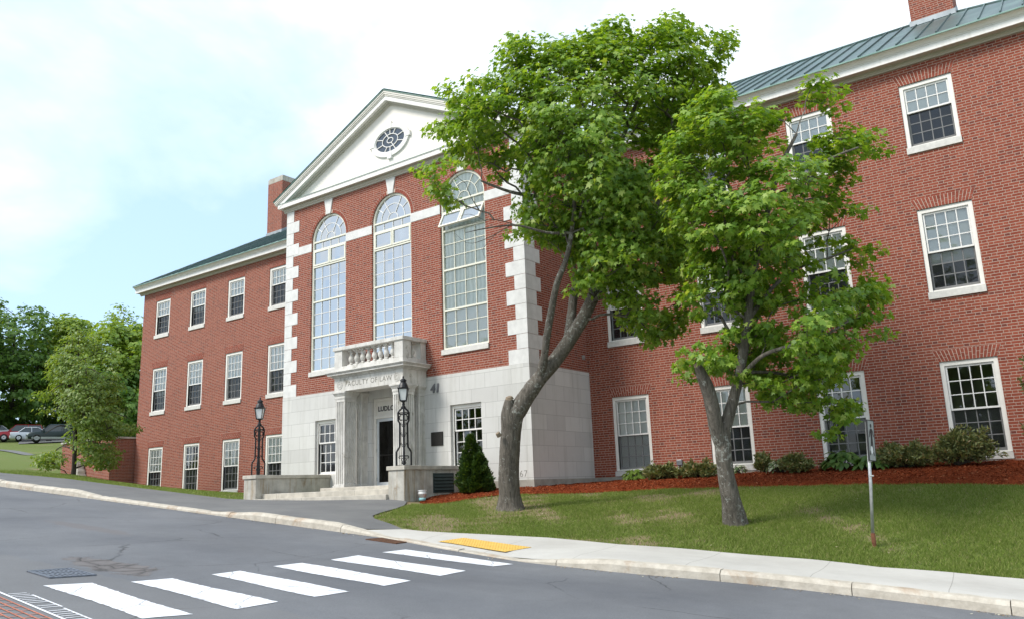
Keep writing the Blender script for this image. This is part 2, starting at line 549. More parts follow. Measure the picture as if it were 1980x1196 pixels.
m, nt, out = new_mat('slatted_blind')
s = node(nt, 'ShaderNodeSeparateXYZ', {0: pos(nt)})
sl = mth(nt, 'FRACT', mth(nt, 'DIVIDE', s.outputs[2], .028))
cc = ramp(nt, sl, [(0, (.60, .60, .57)), (.25, (.88, .87, .84)), (.8, (.84, .83, .80)), (1, (.62, .62, .59))])
princ(nt, out, cc, .7, .2)
M_blind = m

m, nt, out = new_mat('hanging_curtain')
s = node(nt, 'ShaderNodeSeparateXYZ', {0: pos(nt)})
sl = mth(nt, 'SINE', mth(nt, 'MULTIPLY', mth(nt, 'ADD', s.outputs[0], mth(nt, 'MULTIPLY', noise(nt, pos(nt), 2.0), .2)), 42.0))
cc = ramp(nt, mth(nt, 'ADD', mth(nt, 'MULTIPLY', sl, .5), .5), [(0, (.70, .72, .65)), (1, (.88, .89, .83))])
princ(nt, out, cc, .8, .1)
M_curtain = m

# standing-seam copper roof
m, nt, out = new_mat('copper_roof')
P = pos(nt)
a = noise(nt, P, .7, 6, .65, .4)
st = noise(nt, node(nt, 'ShaderNodeMapping', {'Vector': P, 'Scale': (5, .6, .6)}).outputs[0], 1.5, 5, .6)
cc = ramp(nt, a, [(.25, (.035, .075, .068)), (.5, (.075, .125, .115)), (.75, (.14, .225, .19))])
cc = mix(nt, ramp(nt, st, [(.45, (0, 0, 0)), (.7, (.8, .8, .8))]), cc, (.11, .135, .14))
sep = node(nt, 'ShaderNodeSeparateXYZ', {0: P})
lap = mth(nt, 'FRACT', mth(nt, 'DIVIDE', sep.outputs[2], .33))
cc = mix(nt, ramp(nt, lap, [(.0, (.6, .6, .6)), (.05, (0, 0, 0))]), cc, (.03, .06, .055))
princ(nt, out, cc, .42, .5, .25, a, .1, .01)
M_roof = m

m, nt, out = new_mat('verdigris_edge')
cc = ramp(nt, noise(nt, pos(nt), 2.2, 5, .6), [(.3, (.11, .20, .17)), (.7, (.24, .36, .31))])
princ(nt, out, cc, .55, .4, .1)
M_verd = m

# asphalt road with cracks, worn patches and a broken pothole area
m, nt, out = new_mat('road_asphalt')
P = pos(nt)
sp = node(nt, 'ShaderNodeSeparateXYZ', {0: P})
flat = node(nt, 'ShaderNodeCombineXYZ', {0: sp.outputs[0], 1: sp.outputs[1]}).outputs[0]
big = noise(nt, flat, .35, 5, .6, .3)
gr = noise(nt, flat, 150, 2, .7)
mid = noise(nt, flat, 3.0, 5, .7)
cc = ramp(nt, big, [(.25, (.100, .104, .118)), (.5, (.138, .143, .158)), (.75, (.178, .183, .198))])
trk = mth(nt, 'SINE', mth(nt, 'MULTIPLY', mth(nt, 'ADD', sp.outputs[1], mth(nt, 'MULTIPLY', big, .6)), 3.3))
cc = mix(nt, mth(nt, 'MULTIPLY', mth(nt, 'ADD', trk, 1.0), .10), cc, (.17, .172, .18))
cc = mix(nt, .55, cc, mix(nt, gr, (.30, .30, .30), (1.75, 1.75, 1.7)), 'MULTIPLY')
agg = noise(nt, flat, 38, 4, .85)
cc = mix(nt, .5, cc, mix(nt, agg, (.2, .2, .2), (1.8, 1.8, 1.77)), 'MULTIPLY')
cc = mix(nt, .4, cc, mix(nt, mid, (.55, .55, .55), (1.4, 1.38, 1.35)), 'MULTIPLY')
dis = node(nt, 'ShaderNodeMix', {0: .24, 4: flat, 5: node(nt, 'ShaderNodeTexNoise', {'Vector': flat, 'Scale': 1.1, 'Detail': 6, 'Roughness': .65}).outputs['Color']}, data_type='VECTOR').outputs[1]
vo = node(nt, 'ShaderNodeTexVoronoi', {'Vector': dis, 'Scale': .62}, feature='DISTANCE_TO_EDGE').outputs['Distance']
crk = ramp(nt, vo, [(.0, (1, 1, 1)), (.007, (0, 0, 0))])
crk = mth(nt, 'MULTIPLY', crk, ramp(nt, noise(nt, flat, .45, 3), [(.48, (0, 0, 0)), (.60, (1, 1, 1))]))
cc = mix(nt, mth(nt, 'MULTIPLY', crk, .8), cc, (.035, .033, .032))


def blob(cx, cy, rx, ry, amp):
    a_ = mth(nt, 'DIVIDE', mth(nt, 'SUBTRACT', sp.outputs[0], cx), rx)
    b_ = mth(nt, 'DIVIDE', mth(nt, 'SUBTRACT', sp.outputs[1], cy), ry)
    d_ = mth(nt, 'SQRT', mth(nt, 'ADD', mth(nt, 'MULTIPLY', a_, a_), mth(nt, 'MULTIPLY', b_, b_)))
    return mth(nt, 'ADD', d_, mth(nt, 'MULTIPLY', mth(nt, 'SUBTRACT', mid, .5), amp))


pot = ramp(nt, blob(7.35, -15.55, 1.0, .42, 1.9), [(.75, (1, 1, 1)), (.85, (0, 0, 0))])
vo2 = node(nt, 'ShaderNodeTexVoronoi', {'Vector': dis, 'Scale': 4.2}, feature='DISTANCE_TO_EDGE').outputs['Distance']
al = ramp(nt, vo2, [(0, (.04, .038, .036)), (.05, (.12, .105, .10)), (.3, (.165, .15, .145))])
cc = mix(nt, mth(nt, 'MULTIPLY', pot, .85), cc, al)
pat2 = ramp(nt, blob(3.0, -13.7, 1.6, .25, 1.4), [(.7, (1, 1, 1)), (.95, (0, 0, 0))])
cc = mix(nt, mth(nt, 'MULTIPLY', pat2, .5), cc, (.15, .13, .125))
old = mth(nt, 'LESS_THAN', mth(nt, 'ADD', mth(nt, 'ADD', sp.outputs[1], mth(nt, 'MULTIPLY', sp.outputs[0], -.06)), mth(nt, 'MULTIPLY', mid, .5)), -16.25)
cc = mix(nt, mth(nt, 'MULTIPLY', old, .35), cc, (.175, .17, .165))
hgt = mth(nt, 'ADD', mth(nt, 'MULTIPLY', gr, .5), mth(nt, 'SUBTRACT', mth(nt, 'MULTIPLY', pot, mth(nt, 'MULTIPLY', ramp(nt, vo2, [(0, (0, 0, 0)), (.12, (1, 1, 1))]), 2.0)), mth(nt, 'MULTIPLY', crk, 2.0)))
princ(nt, out, cc, .82, .3, 0, hgt, .35, .012)
M_road = m

m, nt, out = new_mat('walk_asphalt')
P = pos(nt)
cc = ramp(nt, noise(nt, P, .9, 5, .65), [(.3, (.135, .135, .138)), (.7, (.185, .183, .18))])
cc = mix(nt, .5, cc, mix(nt, noise(nt, P, 130, 2, .7), (.55, .55, .55), (1.45, 1.45, 1.4)), 'MULTIPLY')
princ(nt, out, cc, .9, .2, 0, noise(nt, P, 130, 2), .3, .008)
M_walk = m

m, nt, out = new_mat('walk_concrete')
P = pos(nt)
sp = node(nt, 'ShaderNodeSeparateXYZ', {0: P})
cc = ramp(nt, noise(nt, P, 1.1, 6, .65), [(.3, (.44, .42, .385)), (.7, (.54, .52, .48))])
cc = mix(nt, .4, cc, mix(nt, noise(nt, P, 90, 2, .7), (.7, .7, .7), (1.25, 1.25, 1.25)), 'MULTIPLY')
jx = mth(nt, 'FRACT', mth(nt, 'DIVIDE', mth(nt, 'ADD', sp.outputs[0], mth(nt, 'MULTIPLY', sp.outputs[1], .12)), 1.62))
cc = mix(nt, ramp(nt, jx, [(0, (.85, .85, .85)), (.008, (0, 0, 0))]), cc, (.17, .155, .13))
princ(nt, out, cc, .85, .25, 0, noise(nt, P, 90, 3), .15, .006)
M_cwalk = m

m, nt, out = new_mat('kerb_stone')
P = pos(nt)
sp = node(nt, 'ShaderNodeSeparateXYZ', {0: P})
cc = ramp(nt, noise(nt, P, 5, 6, .7), [(.3, (.38, .34, .28)), (.7, (.60, .55, .47))])
cc = mix(nt, ramp(nt, noise(nt, P, 1.7, 6, .7, .5), [(.55, (0, 0, 0)), (.72, (.75, .75, .75))]), cc, (.33, .20, .11))
princ(nt, out, cc, .9, .2, 0, noise(nt, P, 14, 5, .7), .55, .02)
M_kerb = m

m, nt, out = new_mat('lawn_soil')
P = pos(nt)
n_ = noise(nt, P, 1.1, 6, .7, .6)
f_ = noise(nt, P, 26, 4, .7)
gcol = mix(nt, f_, (.085, .12, .030), (.18, .215, .07))
scol = mix(nt, noise(nt, P, 9, 5), (.17, .125, .075), (.30, .235, .15))
bare = node(nt, 'ShaderNodeAttribute', None, attribute_name='bare').outputs['Fac']
bm_ = mth(nt, 'ADD', bare, mth(nt, 'MULTIPLY', mth(nt, 'SUBTRACT', n_, .5), 1.1))
cc = mix(nt, ramp(nt, bm_, [(.42, (0, 0, 0)), (.72, (.9, .9, .9))]), gcol, scol)
princ(nt, out, cc, .95, .1, 0, f_, .5, .03)
M_lawn = m

m, nt, out = new_mat('grass_blade')
oi = node(nt, 'ShaderNodeNewGeometry')
cc = ramp(nt, oi.outputs['Random Per Island'], [(0, (.12, .175, .034)), (.5, (.20, .275, .058)), (.85, (.28, .34, .09)), (1, (.42, .37, .18))])
dif = node(nt, 'ShaderNodeBsdfDiffuse', {0: cc})
tr = node(nt, 'ShaderNodeBsdfTranslucent', {0: cc})
mx = node(nt, 'ShaderNodeMixShader', {0: .35, 1: dif.outputs[0], 2: tr.outputs[0]})
nt.links.new(mx.outputs[0], out.inputs[0])
M_grass = m

m, nt, out = new_mat('red_mulch')
P = pos(nt)
cc = ramp(nt, noise(nt, P, 38, 5, .75), [(.28, (.07, .017, .008)), (.5, (.215, .043, .014)), (.72, (.36, .09, .03))])
princ(nt, out, cc, .95, .1, 0, noise(nt, P, 45, 5, .7), 1.0, .04)
M_mulch = m

m, nt, out = new_mat('mulch_chip')
oi = node(nt, 'ShaderNodeNewGeometry')
cc = ramp(nt, oi.outputs['Random Per Island'], [(0, (.09, .02, .009)), (.5, (.24, .048, .015)), (.9, (.37, .09, .032)), (1, (.50, .24, .12))])
princ(nt, out, cc, .95, .1)
M_chip = m

m, nt, out = new_mat('road_paint')
P = pos(nt)
wr = noise(nt, P, 7, 7, .75, .7)
sp = node(nt, 'ShaderNodeSeparateXYZ', {0: P})
flat = node(nt, 'ShaderNodeCombineXYZ', {0: sp.outputs[0], 1: sp.outputs[1]}).outputs[0]
dis = node(nt, 'ShaderNodeMix', {0: .24, 4: flat, 5: node(nt, 'ShaderNodeTexNoise', {'Vector': flat, 'Scale': 1.1, 'Detail': 6, 'Roughness': .65}).outputs['Color']}, data_type='VECTOR').outputs[1]
vo = node(nt, 'ShaderNodeTexVoronoi', {'Vector': dis, 'Scale': 1.3}, feature='DISTANCE_TO_EDGE').outputs['Distance']
crk = mth(nt, 'MULTIPLY', ramp(nt, vo, [(.0, (1, 1, 1)), (.012, (0, 0, 0))]), .8)
cc = mix(nt, wr, (.66, .67, .70), (.80, .80, .83))
worn = mth(nt, 'MAXIMUM', ramp(nt, wr, [(.63, (0, 0, 0)), (.70, (.85, .85, .85))]), crk)
cc = mix(nt, worn, cc, (.16, .16, .165))
princ(nt, out, cc, .7, .3)
M_paint = m
M_orange = simple('orange_road_paint', (.46, .17, .11), .75, .25, var=.2, scale=9, dark=((.14, .14, .15), 6.0, .6))


def bark_mat(name, a, b, lich, amt=.58, scale=9):
    m, nt, out = new_mat(name)
    P = pos(nt)
    mp = node(nt, 'ShaderNodeMapping', {'Vector': P, 'Scale': (1, 1, .16)}).outputs[0]
    n_ = noise(nt, mp, scale * 2.2, 6, .7, .6)
    cc = ramp(nt, n_, [(.3, a), (.7, b)])
    lk = noise(nt, P, scale * 1.4, 6, .75, .3)
    lk2 = noise(nt, P, 1.2, 3, .5)
    cc = mix(nt, ramp(nt, mth(nt, 'ADD', lk, mth(nt, 'MULTIPLY', mth(nt, 'SUBTRACT', lk2, .5), .35)), [(amt, (0, 0, 0)), (amt + .07, (.8, .8, .8))]), cc, lich)
    princ(nt, out, cc, .95, .1, 0, n_, 1.0, .05)
    return m


M_bark = bark_mat('maple_bark', (.065, .057, .048), (.225, .20, .17), (.40, .41, .375), .575)
M_bark2 = bark_mat('dark_bark', (.04, .035, .03), (.12, .10, .085), (.16, .16, .14), .68)
M_cut = simple('cut_wood', (.24, .19, .14), .9, .1, var=.3, scale=25, bstr=.3)


def leaf_mat(name, stops, trans=.42, gloss=.5):
    m, nt, out = new_mat(name)
    oi = node(nt, 'ShaderNodeNewGeometry')
    cc = ramp(nt, oi.outputs['Random Per Island'], stops)
    b = node(nt, 'ShaderNodeBsdfPrincipled', {'Base Color': cc, 'Roughness': .5, 'Specular IOR Level': gloss})
    lit = mix(nt, 1.0, cc, (1.7, 1.55, .55), 'MULTIPLY')
    tr = node(nt, 'ShaderNodeBsdfTranslucent', {0: lit})
    mx = node(nt, 'ShaderNodeMixShader', {0: trans, 1: b.outputs[0], 2: tr.outputs[0]})
    nt.links.new(mx.outputs[0], out.inputs[0])
    return m


M_leaf = leaf_mat('maple_leaf', [(0, (.10, .20, .022)), (.5, (.178, .305, .034)), (.85, (.26, .385, .055)), (1, (.36, .44, .10))])
M_leafd = leaf_mat('dark_tree_leaf', [(0, (.065, .145, .024)), (.5, (.105, .20, .03)), (1, (.16, .26, .05))], .42)
M_leafm = leaf_mat('fresh_tree_leaf', [(0, (.12, .21, .024)), (.5, (.19, .29, .034)), (1, (.27, .36, .06))], .4)
M_leaff = leaf_mat('pale_feathery_leaf', [(0, (.11, .19, .035)), (.5, (.17, .26, .055)), (1, (.27, .34, .11))], .4)
M_arb = leaf_mat('arborvitae_leaf', [(0, (.025, .055, .014)), (.6, (.05, .10, .02)), (1, (.10, .16, .032))], .2)
M_jun = leaf_mat('juniper_needle', [(0, (.08, .105, .036)), (.5, (.155, .185, .06)), (.85, (.24, .245, .085)), (1, (.32, .21, .09))], .2)
M_hosta = leaf_mat('hosta_leaf', [(0, (.05, .11, .022)), (.6, (.085, .17, .03)), (1, (.14, .22, .045))], .3)
M_limeh = leaf_mat('lime_hosta_leaf', [(0, (.10, .17, .022)), (.6, (.15, .235, .03)), (1, (.20, .28, .05))], .35)
M_varieg = leaf_mat('variegated_leaf', [(0, (.05, .11, .03)), (.45, (.12, .19, .07)), (.75, (.42, .45, .30)), (1, (.55, .56, .42))], .25)
# ------------------------------------------------------------------ setting: ground, road, walks, kerb
def cdt_sheet(poly, step, zf, holes=()):
    """triangulated sheet over a plan polygon, z from zf(x,y)"""
    poly = [Vector(p) for p in poly]
    dense = []
    for i, p in enumerate(poly):
        q = poly[(i + 1) % len(poly)]
        n = max(1, int((q - p).length / step))
        dense += [p.lerp(q, k / n) for k in range(n)]
    xs = [p.x for p in poly]
    ys = [p.y for p in poly]
    pts = list(dense)
    gx = np.arange(min(xs), max(xs), step)
    gy = np.arange(min(ys), max(ys), step)
    A = np.array([(p.x, p.y) for p in poly])
    XX, YY = np.meshgrid(gx, gy)
    q = np.stack([XX.ravel(), YY.ravel()], 1) + .01
    ins = inside(q, A)
    D = np.array([(p.x, p.y) for p in dense])
    for p in q[ins]:
        if ((D - p) ** 2).sum(1).min() > (step * .4) ** 2:
            pts.append(Vector(p))
    nd = len(dense)
    v, e, f, *_ = geometry.delaunay_2d_cdt(pts, [(i, (i + 1) % nd) for i in range(nd)], [], 1, 1e-5)
    V = np.array([(p.x, p.y) for p in v])
    Z = zf(V[:, 0], V[:, 1])
    return [(a[0], a[1], z) for a, z in zip(V, Z)], [tuple(t) for t in f]


def inside(q, A):
    x, y = q[:, 0], q[:, 1]
    ins = np.zeros(len(q), bool)
    j = len(A) - 1
    for i in range(len(A)):
        xi, yi, xj, yj = *A[i], *A[j]
        if yi != yj:
            c = ((yi > y) != (yj > y)) & (x < (xj - xi) * (y - yi) / (yj - yi) + xi)
            ins ^= c
        j = i
    return ins


def sheet(name, poly, step, zf, mat, kind='structure', smooth=True):
    v, f = cdt_sheet(poly, step, zf)
    o = MB().add(v, f).build(name, mat, None, smooth)
    if o.data.polygons and sum(p.normal.z for p in o.data.polygons) < 0:
        o.data.flip_normals()
    return tag(o, kind=kind)


def ground_z(x, y):
    x, y = np.asarray(x, float), np.asarray(y, float)
    g = G(x, y) - .012
    inner = (y < yk(x) + .5)
    return np.where(inner, np.minimum(np.minimum(road_z(x, y), 6.5), g) - .14, g)


def lump(x, y):
    return (np.sin(x * 1.7 + 1.3 * np.sin(y * 1.1 + .5)) + np.sin(y * 2.3 + 1.7 * np.sin(x * .9)) + .7 * np.sin(x * 4.1 + y * 3.3) + .5 * np.sin(x * 7.7 - y * 5.9 + 1)) / 3.2


def bareness(x, y):
    return .27 - .66 * lump(x, y) + np.clip((13.0 - x) * .075, -.12, .46) * (np.asarray(x) > 3)


# fine lawn in front, coarse hillside behind, one far sheet to the horizon
def grid_ground(name, xs, ys, zf, mat):
    XX, YY = np.meshgrid(xs, ys)
    Z = zf(XX.ravel(), YY.ravel())
    n = len(xs)
    v = list(zip(XX.ravel(), YY.ravel(), Z))
    f = [(j * n + i, j * n + i + 1, (j + 1) * n + i + 1, (j + 1) * n + i) for j in range(len(ys) - 1) for i in range(n - 1)]
    o = MB().add(v, f).build(name, mat, None, True, fixn=False)
    at_ = o.data.attributes.new('bare', 'FLOAT', 'POINT')
    at_.data.foreach_set('value', bareness(XX.ravel(), YY.ravel()).astype(np.float32))
    return tag(o, kind='structure')


xs = np.concatenate([np.arange(-400, -90, 31), np.arange(-90, -26, 2.0), np.arange(-26, 26, .35), np.arange(26, 60, 2), np.arange(60, 420, 40)])
ys = np.concatenate([np.arange(-400, -60, 34), np.arange(-60, -20, 4), np.arange(-20, 1.0, .3), np.arange(1, 30, 1.5), np.arange(30, 90, 6), np.arange(90, 420, 40)])


def far_z(x, y):
    xc, yc = np.clip(x, -90, 60), np.clip(y, -60, 90)
    return ground_z(xc, yc)


grid_ground('ground', xs, ys, far_z, M_lawn)

NK = -18.02      # near kerb line (this side of the road)
rx = np.concatenate([np.arange(-90, -12, 3), np.arange(-12, 26, .4), np.arange(26, 61, 3)])
vs, fs = [], []
T = np.linspace(0, 1, 26)
for x in rx:
    y1 = yk(x) + .03
    for t in T:
        y = NK + (y1 - NK) * t
        z = road_z(x, y)
        for (px, py, rr, dd) in ((7.35, -15.55, .55, .035), (6.9, -15.3, .3, .02), (8.2, -15.6, .35, .03)):
            z -= dd * math.exp(-((x - px) ** 2 + ((y - py) * 1.8) ** 2) / rr ** 2)
        vs.append((x, y, z))
n = len(T)
fs = [(i * n + j, (i + 1) * n + j, (i + 1) * n + j + 1, i * n + j + 1) for i in range(len(rx) - 1) for j in range(n - 1)]
tag(MB().add(vs, fs).build('road', M_road, None, True, fixn=False), kind='structure')

# kerbs
def kerb(name, xa, xb, line, side, hf, width=.17):
    b = MB()
    xsk = []
    x = xa
    while x < xb:
        L = random.uniform(1.5, 2.4) if -14 < x < 24 else 6
        xsk.append((x, min(x + L - .012, xb)))
        x += L
    for a, c in xsk:
        nn = 8
        ring = []
        jit = random.uniform(-.008, .012)
        for i in range(nn + 1):
            xx = a + (c - a) * i / nn
            y = line(xx)
            zr = road_z(xx, y)
            h = max(.012, hf(xx) + jit + random.uniform(-.004, .004))
            ch = min(.05, h * .5)
            ring.append([(xx, y, zr - .12), (xx, y + side * .012, zr + h - ch), (xx, y + side * (.012 + ch * .9), zr + h), (xx, y + side * width, zr + h + .006), (xx, y + side * width, zr - .12)])
        m_ = 5
        v = [p for r_ in ring for p in r_]
        f = [(i * m_ + k, (i + 1) * m_ + k, (i + 1) * m_ + (k + 1) % m_, i * m_ + (k + 1) % m_) for i in range(nn) for k in range(m_)]
        f += [tuple(range(m_)), tuple(nn * m_ + k for k in range(m_))]
        b.add(v, f)
    return tag(b.build(name, M_kerb), kind='structure')


kerb('kerb', -60, 40, yk, 1, hk)
kerb('near_kerb', -30, 40, lambda x: NK, -1, lambda x: .13)
sheet('near_sidewalk', [(-40, NK - .18), (40, NK - .18), (40, -22.5), (-40, -22.5)], 2.0, lambda x, y: road_z(x, NK) + .135, M_cwalk)

kx = [-60, -40, -30, -20, -14, -10, -6, -3, 0, 2, 4, 5.4, 6.2]
walk_poly = [(x, float(yk(x)) + .145) for x in kx] + [(6.75, -9.72), (6.2, -9.5), (5.56, -9.3), (5.2, -9.0), (4.85, -8.4), (4.4, -7.5), (3.9, -6.7), (3.42, -6.12), (3.2, -5.9), (-3.2, -5.9), (-3.32, -6.02), (-3.8, -6.2), (-5.0, -6.7), (-6.5, -7.3), (-9, -7.85), (-13.8, -8.1), (-20, -8.2), (-40, -8.2), (-60, -8.2)]
sheet('asphalt_path', walk_poly, .45, lambda x, y: G(x, y) - .008 + .02 * np.clip((y - yk(x) - .15) / .2, 0, 1), M_walk)
cx = [6.3, 7.2, 8, 8.8, 9.6, 10.4, 11.2, 12, 12.8, 13.6, 14.4, 15.2, 16, 17, 18, 20, 24, 30, 40]
cw_poly = [(x, float(yk(x)) + .145) for x in cx] + [(40, -7.0), (24, -7.25), (20, -7.38), (16.33, -7.53), (14.6, -8.05), (12.76, -8.26), (10.79, -8.82), (9.41, -8.92), (8.2, -9.25), (7.16, -9.62), (6.78, -9.72)]
sheet('sidewalk', cw_poly, .4, lambda x, y: G(x, y) - .008 + .028 * np.clip((y - yk(x) - .15) / .2, 0, 1), M_cwalk)

mulch_poly = [(3.24, -5.3), (3.5, -5.75), (3.88, -5.95), (4.3, -5.6), (5, -4.78), (5.8, -4.1), (6.5, -3.6), (7.6, -3.2), (9, -2.99), (10.88, -2.97), (12, -2.98), (13.07, -2.88), (14.5, -2.82), (16.1, -3.0), (20, -3.15), (24, -3.1), (24, .0), (5.2, .0), (5.2, -3.14), (3.24, -3.14)]


def mulch_z(x, y):
    A = np.array(mulch_poly)
    d = np.full(len(np.ravel(x)), 9.0)
    P = np.stack([np.ravel(x), np.ravel(y)], 1)
    for i in range(16):
        a, b_ = A[i], A[(i + 1) % len(A)]
        t = np.clip(((P - a) @ (b_ - a)) / ((b_ - a) @ (b_ - a)), 0, 1)
        d = np.minimum(d, np.linalg.norm(P - a - t[:, None] * (b_ - a), axis=1))
    h = .055 * np.clip(d / .25, 0, 1) ** .6
    return G(x, y) + .003 + h + .012 * np.sin(P[:, 0] * 9 + np.sin(P[:, 1] * 7) * 2) * np.clip(d / .25, 0, 1)


sheet('mulch_bed', mulch_poly, .22, mulch_z, M_mulch)

# wood chips on the bed: nobody could count them
N = 34000
A = np.array(mulch_poly)
q = np.stack([rng.uniform(3.2, 18.5, N * 2), rng.uniform(-6, 0, N * 2)], 1)
q = q[inside(q, A)][:N]
z = mulch_z(q[:, 0], q[:, 1])
th = rng.uniform(0, 2 * np.pi, len(q))
L = rng.uniform(.009, .030, len(q))
W = rng.uniform(.003, .008, len(q))
ax = np.stack([np.cos(th), np.sin(th), rng.uniform(-.3, .6, len(q))], 1)
bx = np.stack([-np.sin(th), np.cos(th), rng.uniform(-.5, .5, len(q))], 1)
c = np.stack([q[:, 0], q[:, 1], z + .012], 1)
V = np.stack([c - ax * L[:, None] - bx * W[:, None], c + ax * L[:, None] - bx * W[:, None], c + ax * L[:, None] + bx * W[:, None], c - ax * L[:, None] + bx * W[:, None]], 1)
tag(big_mesh('mulch_chips', V, 4, M_chip), 'red bark mulch chips strewn over the planting bed', 'mulch', kind='stuff')

# grass blades on the front lawn
lawn_poly = np.array([(3.5, -6.05), (3.88, -5.95), (4.3, -5.6), (5, -4.78), (5.8, -4.1), (6.5, -3.6), (7.6, -3.2), (9, -2.99), (10.88, -2.97), (12, -2.98), (13.07, -2.88), (14.5, -2.82), (16.1, -3.0), (20, -3.15), (20, -7.36), (16.33, -7.5), (14.6, -8.02), (12.76, -8.23), (10.79, -8.79), (9.41, -8.89), (8.2, -9.22), (7.16, -9.59), (6.2, -9.47), (5.56, -9.27), (5.2, -8.95), (4.85, -8.35), (4.4, -7.45), (3.95, -6.7)])
left_poly = np.array([(-26, -8.17), (-13.8, -8.05), (-9, -7.8), (-6.5, -7.25), (-5.0, -6.65), (-3.8, -6.15), (-3.35, -5.9), (-3.3, -3.2), (-5.3, -3.2), (-5.3, -.04), (-19.8, -.04), (-20.2, -1.3), (-26, -1.4)])


def blades(poly, n, hmin, hmax, wid, bare=True):
    lo, hi = poly.min(0), poly.max(0)
    q = rng.uniform(lo, hi, (int(n * 2.2), 2))
    q = q[inside(q, poly)]
    if bare:
        dens = 1.0 - bareness(q[:, 0], q[:, 1])
        q = q[rng.uniform(0, 1, len(q)) < np.clip(dens, .08, .95)]
    q = q[:n]
    z = G(q[:, 0], q[:, 1]) - .012
    m_ = len(q)
    th = rng.uniform(0, 2 * np.pi, m_)
    h = rng.uniform(hmin, hmax, m_) * (1 + .35 * lump(q[:, 0] * 1.7, q[:, 1] * 1.7))
    lean = rng.normal(0, .55, (m_, 2))
    b = np.stack([q[:, 0], q[:, 1], z], 1)
    s = np.stack([np.cos(th), np.sin(th), np.zeros(m_)], 1) * wid
    tip = b + np.stack([lean[:, 0] * h, lean[:, 1] * h, h], 1)
    return np.stack([b - s, b + s, tip], 1)


V = np.concatenate([blades(lawn_poly, 330000, .025, .065, .0055), blades(left_poly, 70000, .018, .045, .009, False)])
tag(big_mesh('grass', V, 3, M_grass), 'short worn green lawn grass round the two maples and along the walk', 'grass', kind='stuff')

# dry leaves and grit: on the lawn, along the kerb
M_dry = leaf_mat('dry_leaf', [(0, (.16, .10, .05)), (.5, (.28, .19, .10)), (.8, (.42, .36, .24)), (1, (.62, .60, .48))], .1)
q = rng.uniform((3, -10), (19, -3), (2600, 2))
q = q[inside(q, lawn_poly)][:900]
z = G(q[:, 0], q[:, 1]) + .025
kx_ = rng.uniform(-9, 18, 1500)
ky_ = yk(kx_) - np.abs(rng.normal(0, .09, 1500)) - .01
keep = noise(None, None, 0) if False else (np.sin(kx_ * 2.3) + np.sin(kx_ * 5.1 + 1) > .1)
c = np.concatenate([np.stack([q[:, 0], q[:, 1], z], 1), np.stack([kx_[keep], ky_[keep], road_z(kx_[keep], ky_[keep]) + .006], 1)])
m_ = len(c)
th = rng.uniform(0, 6.28, m_)
L = np.concatenate([rng.uniform(.008, .024, len(q)), rng.uniform(.006, .022, m_ - len(q))])
ax = np.stack([np.cos(th), np.sin(th), rng.uniform(-.2, .2, m_)], 1) * L[:, None]
bx = np.stack([-np.sin(th), np.cos(th), rng.uniform(-.2, .4, m_)], 1) * L[:, None] * .6
V = np.stack([c - ax, c - bx, c + ax, c + bx], 1)
tag(big_mesh('fallen_leaves', V, 4, M_dry), 'dry leaves and grit scattered over the lawn and along the kerb', 'leaf litter', kind='stuff')

# parking lot and the path on the slope
def hill_sheet(name, poly, off, mat, step=1.5):
    return sheet(name, poly, step, lambda x, y: G(x, y) + off, mat)


# ------------------------------------------------------------------ road markings, grates
def on_road(x, y, off=.004):
    return (x, y, float(road_z(x, y)) + off)


def strip(name, quad, off, mat, nx=40, ny=5):
    (a, b_, c_, d_) = [Vector(p) for p in quad]
    vs = []
    for i in range(nx + 1):
        p, q_ = a.lerp(d_, i / nx), b_.lerp(c_, i / nx)
        for j in range(ny + 1):
            r_ = p.lerp(q_, j / ny)
            e_ = .004 * (math.sin(r_.x * 47 + j * 2.1 + r_.y * 9) + math.sin(r_.x * 21 + r_.y * 15) + random.uniform(-1, 1)) + .014 * math.sin(r_.x * 3.1 + r_.y * 8) if j in (0, ny) else 0
            f_ = .006 * random.uniform(-1, 1) if i in (0, nx) else 0
            vs.append(on_road(r_.x + f_, r_.y + e_, off))
    fs = [(i * (ny + 1) + j, (i + 1) * (ny + 1) + j, (i + 1) * (ny + 1) + j + 1, i * (ny + 1) + j + 1) for i in range(nx) for j in range(ny)]
    return MB().add(vs, fs).build(name, mat, fixn=False)


stripes = [
    ([(8.34, -16.81), (8.47, -16.39), (10.60, -16.54), (10.48, -16.95)], 'white crosswalk stripe nearest the painted brick band'),
    ([(8.64, -16.02), (8.70, -15.57), (10.60, -15.58), (10.65, -16.09)], 'white crosswalk stripe running beside the pothole, second from the painted bricks'),
    ([(8.71, -15.08), (8.67, -14.62), (10.61, -14.60), (10.61, -15.11)], 'wavy cracked white crosswalk stripe, third from the painted bricks'),
    ([(8.59, -14.09), (8.56, -13.58), (10.51, -13.52), (10.57, -14.05)], 'white crosswalk stripe cracked at its right end, third from the far kerb'),
    ([(8.55, -13.06), (8.42, -12.43), (10.39, -12.34), (10.47, -12.93)], 'wide white crosswalk stripe, second from the yellow tactile pad'),
    ([(8.36, -11.87), (8.32, -11.30), (10.38, -11.24), (10.34, -11.69)], 'white crosswalk stripe closest to the yellow tactile pad')]
for qd, lb in stripes:
    tag(strip('crosswalk_stripe', qd, .005, M_paint), lb, 'road marking', 'crosswalk stripes across the road')

# painted brick pattern in the near corner: white border ladder and orange brick joints
def line_pts(p, q_, wd, off=.006):
    p, q_ = Vector(p), Vector(q_)
    d = (q_ - p).normalized()
    n_ = Vector((-d.y, d.x)) * wd / 2
    return [on_road(*(p + n_), off), on_road(*(p - n_), off), on_road(*(q_ - n_), off), on_road(*(q_ + n_), off)]


